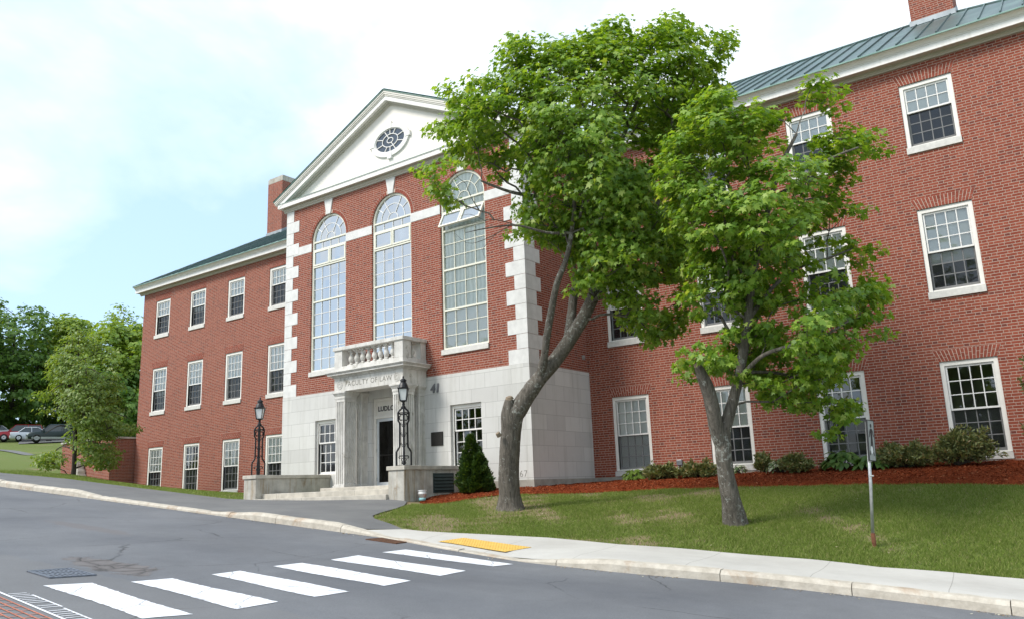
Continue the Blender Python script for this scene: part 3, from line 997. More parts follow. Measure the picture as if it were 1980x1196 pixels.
b = MB()
for p, q_, wd in [((8.35, -17.295), (10.6, -17.49), .028), ((8.80, -17.14), (9.55, -17.205), .022), ((9.62, -17.225), (10.5, -17.31), .022)]:
    b.add(line_pts(p, q_, wd), [(0, 1, 2, 3)])
for i in range(18):
    x = 8.66 + i * .095
    if 9.28 < x < 9.42 or 9.55 < x < 9.62:
        continue
    y = -17.135 - (x - 8.8) * .087
    b.add(line_pts((x, y - .01), (x - .03, y - .17), .018), [(0, 1, 2, 3)])
tag(b.build('painted_border', M_paint, fixn=False), 'white painted ladder border beside the orange brick pattern on the road', 'road marking')
b = MB()
for r_ in range(4):
    y0 = -17.375 - r_ * .085
    b.add(line_pts((8.0, y0 + .03), (10.9, y0 - .22), .018), [(0, 1, 2, 3)])
    for k in range(14):
        x = 8.05 + k * .21 + (.105 if r_ % 2 else 0)
        yy = y0 + .03 - (x - 8.0) * .0862
        b.add(line_pts((x, yy), (x - .012, yy - .085), .018), [(0, 1, 2, 3)])
tag(b.build('painted_bricks', M_orange, fixn=False), 'orange painted brick joints on the road at the near kerb corner', 'road marking')


def grate(name, quad, rows, bars, label, mat, frame=.035):
    a, b_, c_, d_ = [Vector(p) for p in quad]
    root = empty(name, on_road(*((a + b_ + c_ + d_) / 4), 0), 0, label, 'drain')
    o = Vector(root.location)

    def P(s, t, z):
        p = a.lerp(b_, s).lerp(d_.lerp(c_, s), t)
        return Vector(on_road(p.x, p.y, z)) - o
    fr = MB()

    def bar(s0, s1, t0, t1, z0, z1, mb):
        v = [P(s, t, z) for z in (z0, z1) for t in (t0, t1) for s in (s0, s1)]
        mb.add(v, [(0, 2, 3, 1), (4, 5, 7, 6), (0, 1, 5, 4), (2, 6, 7, 3), (0, 4, 6, 2), (1, 3, 7, 5)])
    e = .06
    bar(-e, 1 + e, -e, 0, .002, .016, fr)
    bar(-e, 1 + e, 1, 1 + e, .002, .016, fr)
    bar(-e, 0, 0, 1, .002, .015, fr)
    bar(1, 1 + e, 0, 1, .002, .015, fr)
    fr.build('frame', mat, root)
    pit = MB()
    pit.add([P(0, 0, .004), P(1, 0, .004), P(1, 1, .004), P(0, 1, .004)], [(0, 1, 2, 3)])
    pit.build('pit', M_black, root)
    gb = MB()
    for i in range(rows + 1):
        t = i / rows
        bar(0, 1, max(0, t - .04), min(1, t + .04), .006, .013, gb)
    for i in range(bars):
        s = (i + .5) / bars
        bar(s - .28 / bars, s + .28 / bars, 0, 1, .006, .0125, gb)
    gb.build('grate_bars', mat, root)
    return root


M_grate = simple('worn_steel_grate', (.16, .17, .20), .45, .5, .5, var=.3, scale=20)
M_rgrate = simple('rusty_grate', (.12, .06, .035), .8, .3, .2, var=.4, scale=20)
grate('storm_drain', [(7.36, -16.53), (7.40, -16.10), (7.98, -16.12), (7.90, -16.55)], 3, 9, 'grey steel storm drain grate near the broken asphalt', M_grate)
grate('storm_drain', [(7.0, -10.86), (7.0, -10.52), (7.62, -10.60), (7.66, -10.88)], 3, 9, 'rusty brown storm drain grate at the far kerb ramp', M_rgrate)

# yellow tactile pad with domes on the kerb ramp
root = empty('tactile_pad', (8.9, -9.95, G1(8.9, -9.95)), 0, 'yellow tactile paving pad at the kerb ramp', 'tactile paving')
qa, qb, qc, qd = Vector((8.16, -10.36)), Vector((8.24, -9.78)), Vector((9.80, -9.95)), Vector((9.72, -10.56))
o_ = Vector(root.location)


def TP(s, t, z):
    p = qa.lerp(qb, t).lerp(qd.lerp(qc, t), s)
    return Vector((p.x, p.y, G1(p.x, p.y) + .026 + z)) - o_


b = MB()
n = 8
v = [TP(i / n, j / n, 0) for i in range(n + 1) for j in range(n + 1)]
b.add(v, [(i * (n + 1) + j, (i + 1) * (n + 1) + j, (i + 1) * (n + 1) + j + 1, i * (n + 1) + j + 1) for i in range(n) for j in range(n)])
b.build('pad', M_yellow, root, fixn=False)
b = MB()
for i in range(26):
    for j in range(9):
        c = TP((i + .5) / 26, (j + .5) / 9, 0)
        b.lathe([(.017, -.001), (.014, .004), (.007, .006)], c, 6)
tag(b.build('domes', M_yellow, root), kind='stuff')

# ------------------------------------------------------------------ white bucket, wall things
root = empty('bucket', (3.42, -5.55, G1(3.42, -5.55) + .02), 0, 'small white plastic bucket with a teal band on the mulch edge', 'bucket')
b = MB()
b.lathe([(.085, .0), (.088, .07)], n=18)
b.build('label_band', M_teal, root, True)
b = MB()
b.lathe([(.080, .06), (.100, .16), (.108, .165), (.108, .185), (.103, .19), (.098, .24), (.095, .245)], n=18)
b.build('body', M_plastic, root, True)
b = MB()
b.lathe([(.112, .242), (.112, .262), (.06, .266)], n=18)
b.build('lid', M_plastic, root)
# ------------------------------------------------------------------ the building
BLD = empty('university_building', (0, 0, 0), 0, 'three storey red brick university building with white pedimented centre and tall arched windows', 'building')
PY = -3.11          # front of the projecting centre
HW = 5.13           # its half width
XE = 19.82          # half length of the wings
ROWS = dict(t=(6.99, 7.165, 8.81, 8.08, 2, 3), m=(3.346, 3.52, 5.56, 4.485, 3, 3), b=(-.39, -.24, 1.87, .76, 3, 3))   # sill bottom, sill top, head, meeting rail, pane rows
WW = 1.19
RX = [5.87, 8.81, 11.71, 14.565, 17.45]
LX = [-7.05, -10.15, -13.03, -15.885, -18.725]


def rect(x0, x1, z0, z1):
    return [(x0, z0), (x1, z0), (x1, z1), (x0, z1)]


def wall_xz(name, outer, holes, y, depth, mat, back=None):
    b = MB()
    b.holed([outer] + holes, lambda a, c: (a, y, c), lambda a, c: (a, y + depth, c))
    return b.build(name, mat, BLD, fixn=False)


holesR, holesL = [], []
for (sb, st_, hd, mt, ru, rl) in ROWS.values():
    holesR += [rect(x, x + WW, sb + .01, hd) for x in RX]
    holesL += [rect(x, x + WW, sb + .01, hd) for x in LX]
FZ = -.41
holesR2 = [h for h in holesR]
wall_xz('wall', rect(HW + .001, XE, FZ, 9.40), holesR, 0, .16, M_brick)
wall_xz('wall', rect(-XE, -HW - .001, FZ, 9.40), holesL, 0, .16, M_brick)
for xa, xb in ((HW + .03, XE + .03), (-XE - .03, -HW - .03)):
    MB().box(xa, xb, -.035, .3, -1.6, FZ).build('foundation', M_found, BLD)
# end and back walls
b = MB()
for s in (-1, 1):
    b.add([(s * XE, 0, -1.6), (s * XE, 9.2, -1.6), (s * XE, 9.2, 9.4), (s * XE, 0, 9.4)], [(0, 1, 2, 3)])
b.add([(-XE, 9.2, -1.6), (XE, 9.2, -1.6), (XE, 9.2, 9.4), (-XE, 9.2, 9.4)], [(0, 1, 2, 3)])
b.build('wall', M_brick, BLD, fixn=False)
# dark rooms behind the glass
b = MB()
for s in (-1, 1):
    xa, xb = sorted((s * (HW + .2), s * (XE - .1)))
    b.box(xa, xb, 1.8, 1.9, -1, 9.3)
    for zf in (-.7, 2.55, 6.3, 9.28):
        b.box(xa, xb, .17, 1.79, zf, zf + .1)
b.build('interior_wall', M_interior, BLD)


# ---- sash windows
def lintel(mb_m, mb_b, x0, x1, z, y, h=.27, sp=.11):
    """splayed flat arch: a bed of mortar with standing bricks on it"""
    mb_m.prism([(x0 - .0, z), (x1 + .0, z), (x1 + sp, z + h), (x0 - sp, z + h)], y - .003, y + .02)
    n = 17
    cx_ = (x0 + x1) / 2
    for i in range(n):
        a0, a1 = x0 + (x1 - x0) * (i + .10) / n, x0 + (x1 - x0) * (i + .90) / n
        W2 = x1 - x0 + 2 * sp
        b0, b1 = x0 - sp + W2 * (i + .10) / n, x0 - sp + W2 * (i + .90) / n
        cut = .62 if i % 2 else .36

        def P(t, s):
            return (a0 + (b0 - a0) * t if s == 0 else a1 + (b1 - a1) * t, z + h * t)
        for t0, t1 in ((.01, cut - .02), (cut + .02, .985)):
            mb_b.prism([P(t0, 0), P(t0, 1), P(t1, 1), P(t1, 0)], y - .008, y + .01)


M_lintel = simple('lintel_brick', (.25, .067, .044), .88, .2, var=.3, scale=7, bstr=.1)
M_mortar = simple('pale_mortar', (.52, .41, .34), .9, .1, var=.1)


def sash(mb, x0, x1, z0, z1, y, cols, rows, st=.045, mu=.022, dp=.035, bot=.05, top=.04):
    mb.box(x0, x0 + st, y, y + dp, z0, z1)
    mb.box(x1 - st, x1, y, y + dp, z0, z1)
    mb.box(x0 + st, x1 - st, y, y + dp, z0, z0 + bot)
    mb.box(x0 + st, x1 - st, y, y + dp, z1 - top, z1)
    gx0, gx1, gz0, gz1 = x0 + st, x1 - st, z0 + bot, z1 - top
    for i in range(1, cols):
        x = gx0 + (gx1 - gx0) * i / cols
        mb.box(x - mu / 2, x + mu / 2, y + .004, y + dp - .004, gz0, gz1)
    for j in range(1, rows):
        z = gz0 + (gz1 - gz0) * j / rows
        mb.box(gx0, gx1, y + .007, y + dp - .007, z - mu / 2, z + mu / 2)
    return gx0, gx1, gz0, gz1


def make_window(sb, st_, hd, mt, ru, rl, blind=None, screen=True, lint=True, y0=0.0, w_=WW, cas=.095, label=None):
    b = MB()
    b.prism([(0.004, st_ + .002), (cas, st_ + .002), (cas, hd - .004), (0.004, hd - .004)], y0 + .025, y0 + .15)
    b.prism([(w_ - cas, st_ + .002), (w_ - .004, st_ + .002), (w_ - .004, hd - .004), (w_ - cas, hd - .004)], y0 + .025, y0 + .15)
    b.box(cas, w_ - cas, y0 + .027, y0 + .15, hd - .10, hd - .004)
    b.box(cas - .02, cas, y0 + .045, y0 + .16, st_ + .003, hd - .10)
    b.box(w_ - cas, w_ - cas + .02, y0 + .045, y0 + .16, st_ + .003, hd - .10)
    b.box(cas, w_ - cas, y0 + .05, y0 + .155, st_ + .003, st_ + .035)
    win = b.build('window', M_casing, BLD)
    if label:
        win['label'] = label
    b = MB()
    b.add([(-.008, y0 - .045, sb), (w_ + .008, y0 - .045, sb), (w_ + .008, y0 + .15, sb), (-.008, y0 + .15, sb),
           (-.008, y0 - .045, st_ - .015), (w_ + .008, y0 - .045, st_ - .015), (w_ + .008, y0 + .15, st_ + .001), (-.008, y0 + .15, st_ + .001)],
          [(0, 3, 2, 1), (4, 5, 6, 7), (0, 1, 5, 4), (1, 2, 6, 5), (2, 3, 7, 6), (3, 0, 4, 7)])
    b.build('sill', M_sill, win)
    x0, x1 = cas + .004, w_ - cas - .004
    b = MB()
    gu = sash(b, x0, x1, mt - .02, hd - .104, y0 + .062, 4, ru, .04, .022, .04, .042, .045)
    b.build('upper_sash', M_sash, win)
    b = MB()
    gl = sash(b, x0, x1, st_ + .037, mt + .018, y0 + .108, 4, rl, .04, .022, .04, .065, .04)
    b.build('lower_sash', M_greysash if screen else M_sash, win)
    b = MB()
    b.add([(gu[0], y0 + .082, gu[2]), (gu[1], y0 + .082, gu[2]), (gu[1], y0 + .082, gu[3]), (gu[0], y0 + .082, gu[3])], [(0, 1, 2, 3)])
    b.add([(gl[0], y0 + .128, gl[2]), (gl[1], y0 + .128, gl[2]), (gl[1], y0 + .128, gl[3]), (gl[0], y0 + .128, gl[3])], [(0, 1, 2, 3)])
    b.build('pane', M_glass, win, fixn=False)
    if screen:
        b = MB()
        b.add([(x0, y0 + .098, st_ + .04), (x1, y0 + .098, st_ + .04), (x1, y0 + .098, mt - .022), (x0, y0 + .098, mt - .022)], [(0, 1, 2, 3)])
        b.build('insect_screen', M_screen, win, fixn=False)
    if blind:
        b = MB()
        zb = hd - .1 - (hd - .1 - st_) * blind
        if zb > mt - .12:
            b.box(x0 + .03, x1 - .03, y0 + .1035, y0 + .1065, mt + .02, hd - .12)
        else:
            b.box(x0 + .01, x1 - .01, y0 + .152, y0 + .16, zb, hd - .09)
        b.build('blind', M_blind, win)
    if lint:
        bm_, bb = MB(), MB()
        lintel(bm_, bb, 0, w_, hd, y0)
        lo = bm_.build('brick_lintel', M_mortar, win)
        bb.m = 0
        lo2 = bb.build('lintel_brickwork', M_lintel, win)
    return win


for rk, (sb, st_, hd, mt, ru, rl) in ROWS.items():
    protos = {}
    opts = {'t': [.42, .42, .42, .55], 'm': [.62, .5, .5, .45], 'b': [.5, .52, .48, None]}[rk]
    for side, X in (('L', LX), ('R', RX)):
        for i, x in enumerate(X):
            bl = opts[i % 4]
            if side == 'R':
                bl = {'t': [.42, .42, .42, .42, .42], 'm': [.25, .5, .5, .66, .5], 'b': [.99, .52, None, None, .5]}[rk][i]
            if bl in protos:
                o = copy_tree(protos[bl], BLD)
            else:
                o = make_window(sb, st_, hd, mt, ru, rl, bl)
                protos[bl] = o
            o.location = (x, 0, 0)


# ---- wing cornices, roof
def cornice_run(mb_parts, x0, x1, y, z, ends):
    """stepped moulding along the eaves"""
    prof = {'bed': [(0.004, .0), (-.05, .0), (-.05, .035), (-.085, .06), (-.085, .10), (0.004, .10)],
            'soffit': [(0.004, .10), (-.30, .10), (-.30, .13), (0.004, .13)],
            'fascia': [(-.28, .085), (-.315, .085), (-.315, .235), (-.335, .24), (-.335, .262), (0.004, .262), (0.004, .13), (-.28, .13)],
            'crown': [(-.31, .262), (-.35, .266), (-.37, .30), (-.40, .33), (-.44, .345), (-.45, .365), (-.45, .385), (0.004, .385), (0.004, .262)]}
    for k, p in prof.items():
        mb_parts[k].prism([(y + a, z + c) for a, c in p], x0 - ends[0], x1 + ends[1], 'yz')


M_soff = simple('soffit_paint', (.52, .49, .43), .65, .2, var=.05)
for args in ((HW + .002, XE, 0, 9.29, (0, .3)), (-XE, -HW - .002, 0, 9.29, (.3, 0))):
    cb = {k: MB() for k in ('bed', 'soffit', 'fascia', 'crown')}
    cornice_run(cb, *args)
    cb['bed'].build('cornice_bed', M_soff, BLD)
    cb['soffit'].build('soffit', M_soff, BLD)
    cb['fascia'].build('fascia', M_white, BLD)
    cb['crown'].build('gutter', M_trim, BLD)

EY, EZ, RYY, RZ = -.46, 9.678, 4.6, 12.70
EXX, RXX = XE + .32, 15.3
YB = 9.66
roof = MB()
v = [(-EXX, EY, EZ), (EXX, EY, EZ), (EXX, YB, EZ), (-EXX, YB, EZ), (-RXX, RYY, RZ), (RXX, RYY, RZ)]
roof.add(v, [(0, 1, 5, 4), (1, 2, 5), (2, 3, 4, 5), (3, 0, 4), (0, 3, 2, 1)])


def roofz(y):
    return EZ + (RZ - EZ) * (y - EY) / (RYY - EY)


sl = np.array([0, RYY - EY, RZ - EZ])
sl = sl / np.linalg.norm(sl)
nrm = np.array([0, -sl[2], sl[1]])
x = -EXX + .5
while x < EXX:
    hipd = (EXX - abs(x)) / (EXX - RXX)
    t1 = min(1.0, hipd) - .004
    if t1 > .06:
        p0 = np.array([x, EY, EZ]) + np.array([0, RYY - EY, RZ - EZ]) * .028
        p1 = np.array([x, EY, EZ]) + np.array([0, RYY - EY, RZ - EZ]) * t1
        h = nrm * .045
        wv = np.array([.014, 0, 0])
        lo = -nrm * .01
        roof.add([p0 - wv + lo, p0 + wv + lo, p0 + wv + h, p0 - wv + h, p1 - wv + lo, p1 + wv + lo, p1 + wv + h, p1 - wv + h],
                 [(0, 3, 2, 1), (4, 5, 6, 7), (0, 1, 5, 4), (1, 2, 6, 5), (2, 3, 7, 6), (3, 0, 4, 7)])
    x += .452
for sx_ in (-1, 1):      # hip rolls and ridge roll
    roof.tube([(sx_ * EXX, EY, EZ + .02), (sx_ * RXX, RYY, RZ + .02)], .035, 6)
    roof.tube([(sx_ * EXX, YB, EZ + .02), (sx_ * RXX, RYY, RZ + .02)], .035, 6)
roof.tube([(-RXX, RYY, RZ + .02), (RXX, RYY, RZ + .02)], .045, 6)
# gable roof of the centre
AZ = 12.13
GX, GZ = HW + .39, 9.733
roof.add([(-GX, PY - .36, GZ), (0, PY - .36, AZ + .17), (0, 4.3, AZ + .17), (-GX, .0, GZ)], [(0, 1, 2, 3)])
roof.add([(GX, PY - .36, GZ), (0, PY - .36, AZ + .17), (0, 4.3, AZ + .17), (GX, .0, GZ)], [(0, 1, 2, 3)])
for sx_ in (-1, 1):
    yy = PY - .3
    while yy < 0:
        d_ = np.array([sx_ * GX, 0, GZ - AZ - .17])
        p0 = np.array([0, yy, AZ + .17]) + d_ * .98
        p1 = np.array([0, yy, AZ + .17])
        roof.tube([p0 + [0, 0, .02], p1 + [0, 0, .02]], .022, 4)
        yy += .45
roof_o = roof.build('roof', M_roof, BLD, fixn=False)
b = MB()
b.prism([(EY - .012, EZ - .012), (EY + .10, EZ + .052), (EY + .10, EZ + .066), (EY - .02, EZ - .001), (EY - .02, EZ - .03), (EY - .012, EZ - .03)], -EXX, -HW - .3, 'yz')
b.build('roof_edge', M_verd, BLD)
b = MB()
b.prism([(EY - .012, EZ - .012), (EY + .10, EZ + .052), (EY + .10, EZ + .066), (EY - .02, EZ - .001), (EY - .02, EZ - .03), (EY - .012, EZ - .03)], HW + .3, EXX, 'yz')
b.build('roof_edge', M_verd, BLD)

# ---- chimneys
for sx_ in (-1, 1):
    b = MB()
    cx_ = sx_ * 15.15
    b.box(cx_ - .57, cx_ + .57, 4.0, 5.15, 11.6, 15.12)
    ch = b.build('chimney', M_brick, BLD)
    b = MB()
    b.box(cx_ - .575, cx_ + .575, 3.995, 5.155, 15.121, 15.36)
    b.box(cx_ - .545, cx_ + .545, 4.03, 5.12, 15.361, 15.42)
    b.build('chimney_cap', M_conc, ch)
    b = MB()
    for xa, xb in ((cx_ - .60, cx_ + .60),):
        z0 = roofz(3.97)
        b.prism([(3.94, roofz(3.94) - .02), (3.985, roofz(3.985) - .02), (3.985, roofz(3.985) + .17), (3.97, roofz(3.97) + .17), (3.965, roofz(3.96) + .03), (3.90, roofz(3.9) + .02)], xa, xb, 'yz')
    for s in (-1, 1):
        xx = cx_ + s * .60
        b.prism([(3.97, roofz(3.97) - .02), (4.6, roofz(4.6) + .0), (5.1, roofz(4.1)), (5.1, roofz(4.1) + .17), (4.6, roofz(4.6) + .17), (3.97, roofz(3.97) + .17)], xx - .02, xx + .02, 'yz')
    b.build('flashing', M_flash, ch)

# ---- projecting centre: stone base, brick front, sides
BT = 2.68
SY = PY - .02
doorh = rect(-.86, .86, -.40, 2.26)
bw = [rect(2.33, 3.47, .0, 1.78), rect(-3.47, -2.33, .0, 1.78)]
b = MB()
b.holed([rect(-HW - .02, HW + .02, FZ, BT)] + bw + [doorh], lambda a, c: (a, SY, c), lambda a, c: (a, SY + .22, c))
b.build('stone_base', M_stone, BLD, fixn=False)
b = MB()
for s in (-1, 1):
    b.add([(s * (HW + .02), SY, FZ), (s * (HW + .02), -.002, FZ), (s * (HW + .02), -.002, BT), (s * (HW + .02), SY, BT)], [(0, 1, 2, 3)])
b.add([(-HW - .02, SY, BT), (HW + .02, SY, BT), (HW + .02, SY + .05, BT), (-HW - .02, SY + .05, BT)], [(0, 1, 2, 3)])
for s in (-1, 1):
    b.add([(s * (HW + .02), SY + .05, BT), (s * (HW + .02), -.002, BT), (s * (HW - .05), -.002, BT), (s * (HW - .05), SY + .05, BT)], [(0, 1, 2, 3)])
b.build('stone_base', M_stone, BLD, fixn=False)
b = MB()
b.box(-HW - .05, HW + .05, SY - .03, -.036, -1.4, FZ)
b.build('foundation', M_found, BLD)
AW, SPZ, SB0 = .86, 7.92, 3.26
AX = [-2.945, 0.0, 2.93]


def arch_loop(cx_, hw, zb, zs, n=22):
    return [(cx_ - hw, zb), (cx_ + hw, zb)] + [(cx_ + hw * math.cos(math.pi * i / n), zs + hw * math.sin(math.pi * i / n)) for i in range(n + 1)]


b = MB()
b.holed([rect(-HW, HW, BT, 9.40)] + [arch_loop(c, AW, SB0, SPZ) for c in AX], lambda a, c: (a, PY, c), lambda a, c: (a, PY + .16, c))
b.build('wall', M_brick, BLD, fixn=False)
for s in (-1, 1):
    b = MB()
    b.add([(s * HW, PY, BT), (s * HW, 0.3, BT), (s * HW, .3, 9.8), (s * HW, PY, 9.4)], [(0, 1, 2, 3)])
    b.build('wall', M_brick, BLD, fixn=False)
b = MB()
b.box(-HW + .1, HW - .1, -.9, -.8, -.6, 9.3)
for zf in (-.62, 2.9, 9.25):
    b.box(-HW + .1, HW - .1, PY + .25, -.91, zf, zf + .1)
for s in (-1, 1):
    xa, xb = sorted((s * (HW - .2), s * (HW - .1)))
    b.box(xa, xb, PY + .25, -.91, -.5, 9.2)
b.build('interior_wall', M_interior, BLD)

# quoins
for s in (-1, 1):
    b = MB()
    for i in range(16):
        z0 = BT + i * .4137
        z1 = z0 + .4137 - .006
        wide = i % 2 == 0
        fw_, sw_ = (.66, .50) if wide else (.37, .73)
        xa, xb = sorted((s * (HW + .014), s * (HW - fw_)))
        xc, xd = sorted((s * (HW + .014), s * (HW - .02)))
        zt = min(z1, 9.288)
        b.prism([(s * (HW + .014), PY - .014), (s * (HW - fw_), PY - .014), (s * (HW - fw_), PY + .02), (s * (HW - .02), PY + .02), (s * (HW - .02), PY + sw_), (s * (HW + .014), PY + sw_)], z0 + .003, zt, 'xy')
    b.build('quoins', M_quoin, BLD, bevel=.004)
# belt course between the arches
edges = [(-HW + .36, AX[0] - AW), (AX[0] + AW, AX[1] - AW), (AX[1] + AW, AX[2] - AW), (AX[2] + AW, HW - .36)]
for i, (xa, xb) in enumerate(edges):
    b = MB()
    ya = PY - .013
    b.box(xa + (.012 if i == 0 else .002), xb - (.012 if i == 3 else .002), ya + (.005 if i in (0, 3) else 0), PY + .03, 7.60, 7.885)
    b.build('belt_course', M_quoin, BLD)

# arch rings and keystones
for cx_ in AX:
    b = MB()
    b2 = MB()
    n = 30
    for i in range(n):
        a0, a1 = math.pi * (i + .06) / n, math.pi * (i + .94) / n
        if abs((a0 + a1) / 2 - math.pi / 2) < .17:
            continue
        r0, r1 = AW + .006, AW + .115
        b.prism([(cx_ + r * math.cos(a), SPZ + r * math.sin(a)) for r, a in ((r0, a0), (r1, a0), (r1, a1), (r0, a1))], PY - .008, PY + .01)
    pts = [(cx_ + (AW + .001) * math.cos(math.pi * i / 40), SPZ + (AW + .001) * math.sin(math.pi * i / 40)) for i in range(41)]
    pts2 = [(cx_ + (AW + .125) * math.cos(math.pi * i / 40), SPZ + (AW + .125) * math.sin(math.pi * i / 40)) for i in range(41)]
    for i in range(40):
        b2.prism([pts[i], pts2[i], pts2[i + 1], pts[i + 1]], PY - .003, PY + .004)
    ring = b2.build('brick_arch', M_mortar, BLD)
    b.build('arch_brickwork', M_lintel, ring)
    b = MB()
    b.prism([(cx_ - .105, SPZ + AW - .012), (cx_ + .105, SPZ + AW - .012), (cx_ + .205, 9.286), (cx_ - .205, 9.286)], PY - .035, PY + .03)
    b.build('keystone', M_quoin, BLD, bevel=.006)

# tall arched windows
MU = .019
for wi, cx_ in enumerate(AX):
    y = PY + .05
    f = MB()
    zb = SB0 + .15
    hw = AW - .004
    # outer frame: jambs, arch ring, sill rail
    for s in (-1, 1):
        xa, xb = sorted((cx_ + s * hw, cx_ + s * (hw - .06)))
        f.box(xa, xb, y, y + .09, zb, SPZ)
    n = 36
    for i in range(n):
        a0, a1 = math.pi * i / n, math.pi * (i + 1) / n
        f.prism([(cx_ + r * math.cos(a), SPZ + r * math.sin(a)) for r, a in ((hw - .06, a0), (hw, a0), (hw, a1), (hw - .06, a1))], y, y + .09)
    f.box(cx_ - hw + .06, cx_ + hw - .06, y + .002, y + .088, zb, zb + .06)
    for zz_ in (SPZ - .02, 7.61, 7.02, 5.80, 4.59):
        f.box(cx_ - hw + .06, cx_ + hw - .06, y + .004, y + .086, zz_ - .025, zz_ + .025)
    win = f.build('window', M_creamframe, BLD)
    g = MB()
    ix0, ix1 = cx_ - hw + .06, cx_ + hw - .06
    ym = y + .03

    def bars(z0, z1, cols, rows):
        for i in range(1, cols):
            x_ = ix0 + (ix1 - ix0) * i / cols
            g.box(x_ - MU / 2, x_ + MU / 2, ym, ym + .03, z0, z1)
        for j in range(1, rows):
            z_ = z0 + (z1 - z0) * j / rows
            g.box(ix0, ix1, ym + .003, ym + .027, z_ - MU / 2, z_ + MU / 2)
    bars(7.64, 7.87, 4, 1)
    bars(5.83, 6.99, 4, 3)
    bars(4.62, 5.77, 4, 3)
    bars(zb + .06, 4.56, 4, 3)
    ri = hw - .06
    for rr in (ri * .28, ri * .66):
        for i in range(24):
            a0, a1 = math.pi * i / 24, math.pi * (i + 1) / 24
            g.prism([(cx_ + r * math.cos(a), SPZ + .01 + r * math.sin(a)) for r, a in ((rr - MU / 2, a0), (rr + MU / 2, a0), (rr + MU / 2, a1), (rr - MU / 2, a1))], ym + .004, ym + .028)
    for k in range(1, 5):
        a = math.pi * k / 5
        r0 = ri * .28 if k in (2, 3) else ri * .66
        if k in (2, 3):
            a = math.pi / 2 + (.5 if k == 3 else -.5)
        p0 = np.array([cx_ + r0 * math.cos(a), SPZ + r0 * math.sin(a)])
        p1 = np.array([cx_ + ri * math.cos(a), SPZ + ri * math.sin(a)])
        nn = np.array([-math.sin(a), math.cos(a)]) * MU / 2
        g.prism([tuple(p0 + nn), tuple(p0 - nn), tuple(p1 - nn), tuple(p1 + nn)], ym, ym + .03)
    g.build('glazing_bars', M_creamframe if wi == 2 else M_sash, win)
    g = MB()
    g.holed([arch_loop(cx_, hw - .055, zb + .03, SPZ)], lambda a, c: (a, y + .05, c))
    g.build('pane', M_midglass if wi == 2 else M_bigglass, win, fixn=False)
    # the pair of top-hung lights
    for s in (-1, 1):
        t = MB()
        xa = cx_ + (.012 if s > 0 else -(ri - .012))
        xb = xa + ri - .024
        fr = .05
        z0, z1 = 7.055, 7.585
        yo = y - .012
        t.box(xa, xa + fr, yo, yo + .06, z0, z1)
        t.box(xb - fr, xb, yo, yo + .06, z0, z1)
        t.box(xa + fr, xb - fr, yo, yo + .06, z0, z0 + fr)
        t.box(xa + fr, xb - fr, yo, yo + .06, z1 - fr, z1)
        to = t.build('top_hung_light', M_creamframe, win)
        q_ = MB()
        q_.add([(xa + fr, yo + .03, z0 + fr), (xb - fr, yo + .03, z0 + fr), (xb - fr, yo + .03, z1 - fr), (xa + fr, yo + .03, z1 - fr)], [(0, 1, 2, 3)])
        q_.m = 0
        # glass stays in the same mesh as a second material
        me = to.data
        if wi == 2:     # the right-hand pair stands open
            ang = R(27)
            hz = z1
            for vtx in me.vertices:
                dy, dz = vtx.co.y - yo, vtx.co.z - hz
                vtx.co.y = yo + dy * math.cos(ang) + dz * math.sin(ang)
                vtx.co.z = hz + dz * math.cos(ang) - dy * math.sin(ang)
            q_.v = [(a, yo + (b2_ - yo) * math.cos(ang) + (c2_ - hz) * math.sin(ang), hz + (c2_ - hz) * math.cos(ang) - (b2_ - yo) * math.sin(ang)) for a, b2_, c2_ in q_.v]
        q_.build('pane', M_bigglass, win, fixn=False)
    # sill
    b = MB()
    b.box(cx_ - AW - .01, cx_ + AW + .01, PY - .05, PY + .14, SB0, SB0 + .148)
    b.build('sill', M_sill, win)
    # curtain behind the glass
    b = MB()
    if wi == 2:
        b.add([(ix0, y + .085, 4.58), (ix1, y + .085, 4.58), (ix1, y + .085, 8.75), (ix0, y + .085, 8.75)], [(0, 1, 2, 3)])
        b.build('curtain', M_curtain, win, fixn=False)
        b = MB()
        b.add([(ix0, y + .085, zb), (ix1, y + .085, zb), (ix1, y + .085, 4.575), (ix0, y + .085, 4.575)], [(0, 1, 2, 3)])
        b.build('blind', M_blind, win, fixn=False)
    else:
        b.add([(ix0, y + .085, zb), (ix0 + .34, y + .085, zb), (ix0 + .34, y + .085, 8.5), (ix0, y + .085, 8.5)], [(0, 1, 2, 3)])
        b.build('curtain', M_curtain, win, fixn=False)

# base windows
o = make_window(-.06, .03, 1.778, 1.05, 2, 3, None, False, False, SY + .06, 1.14, .06)
for i, x in enumerate((2.33, -3.47)):
    oo = o if i == 0 else copy_tree(o, BLD)
    oo.location = (x, 0, 0)

# ---- pediment
b = MB()
TB = 9.58
b.add([(-HW - .2, PY + .0, TB), (HW + .2, PY, TB), (0, PY, AZ - .08)], [(0, 1, 2)])
b.build('tympanum', M_tymp, BLD, fixn=False)
slp = .465
cs = 1 / math.sqrt(1 + slp * slp)


def chev(t0, t1, xo):
    """band between two heights (measured square to the rake) under the rake line"""
    za0, za1 = AZ + .13 - t0 / cs, AZ + .13 - t1 / cs
    return [(-xo, za0 - slp * xo), (0, za0), (xo, za0 - slp * xo), (xo, za1 - slp * xo), (0, za1), (-xo, za1 - slp * xo)]


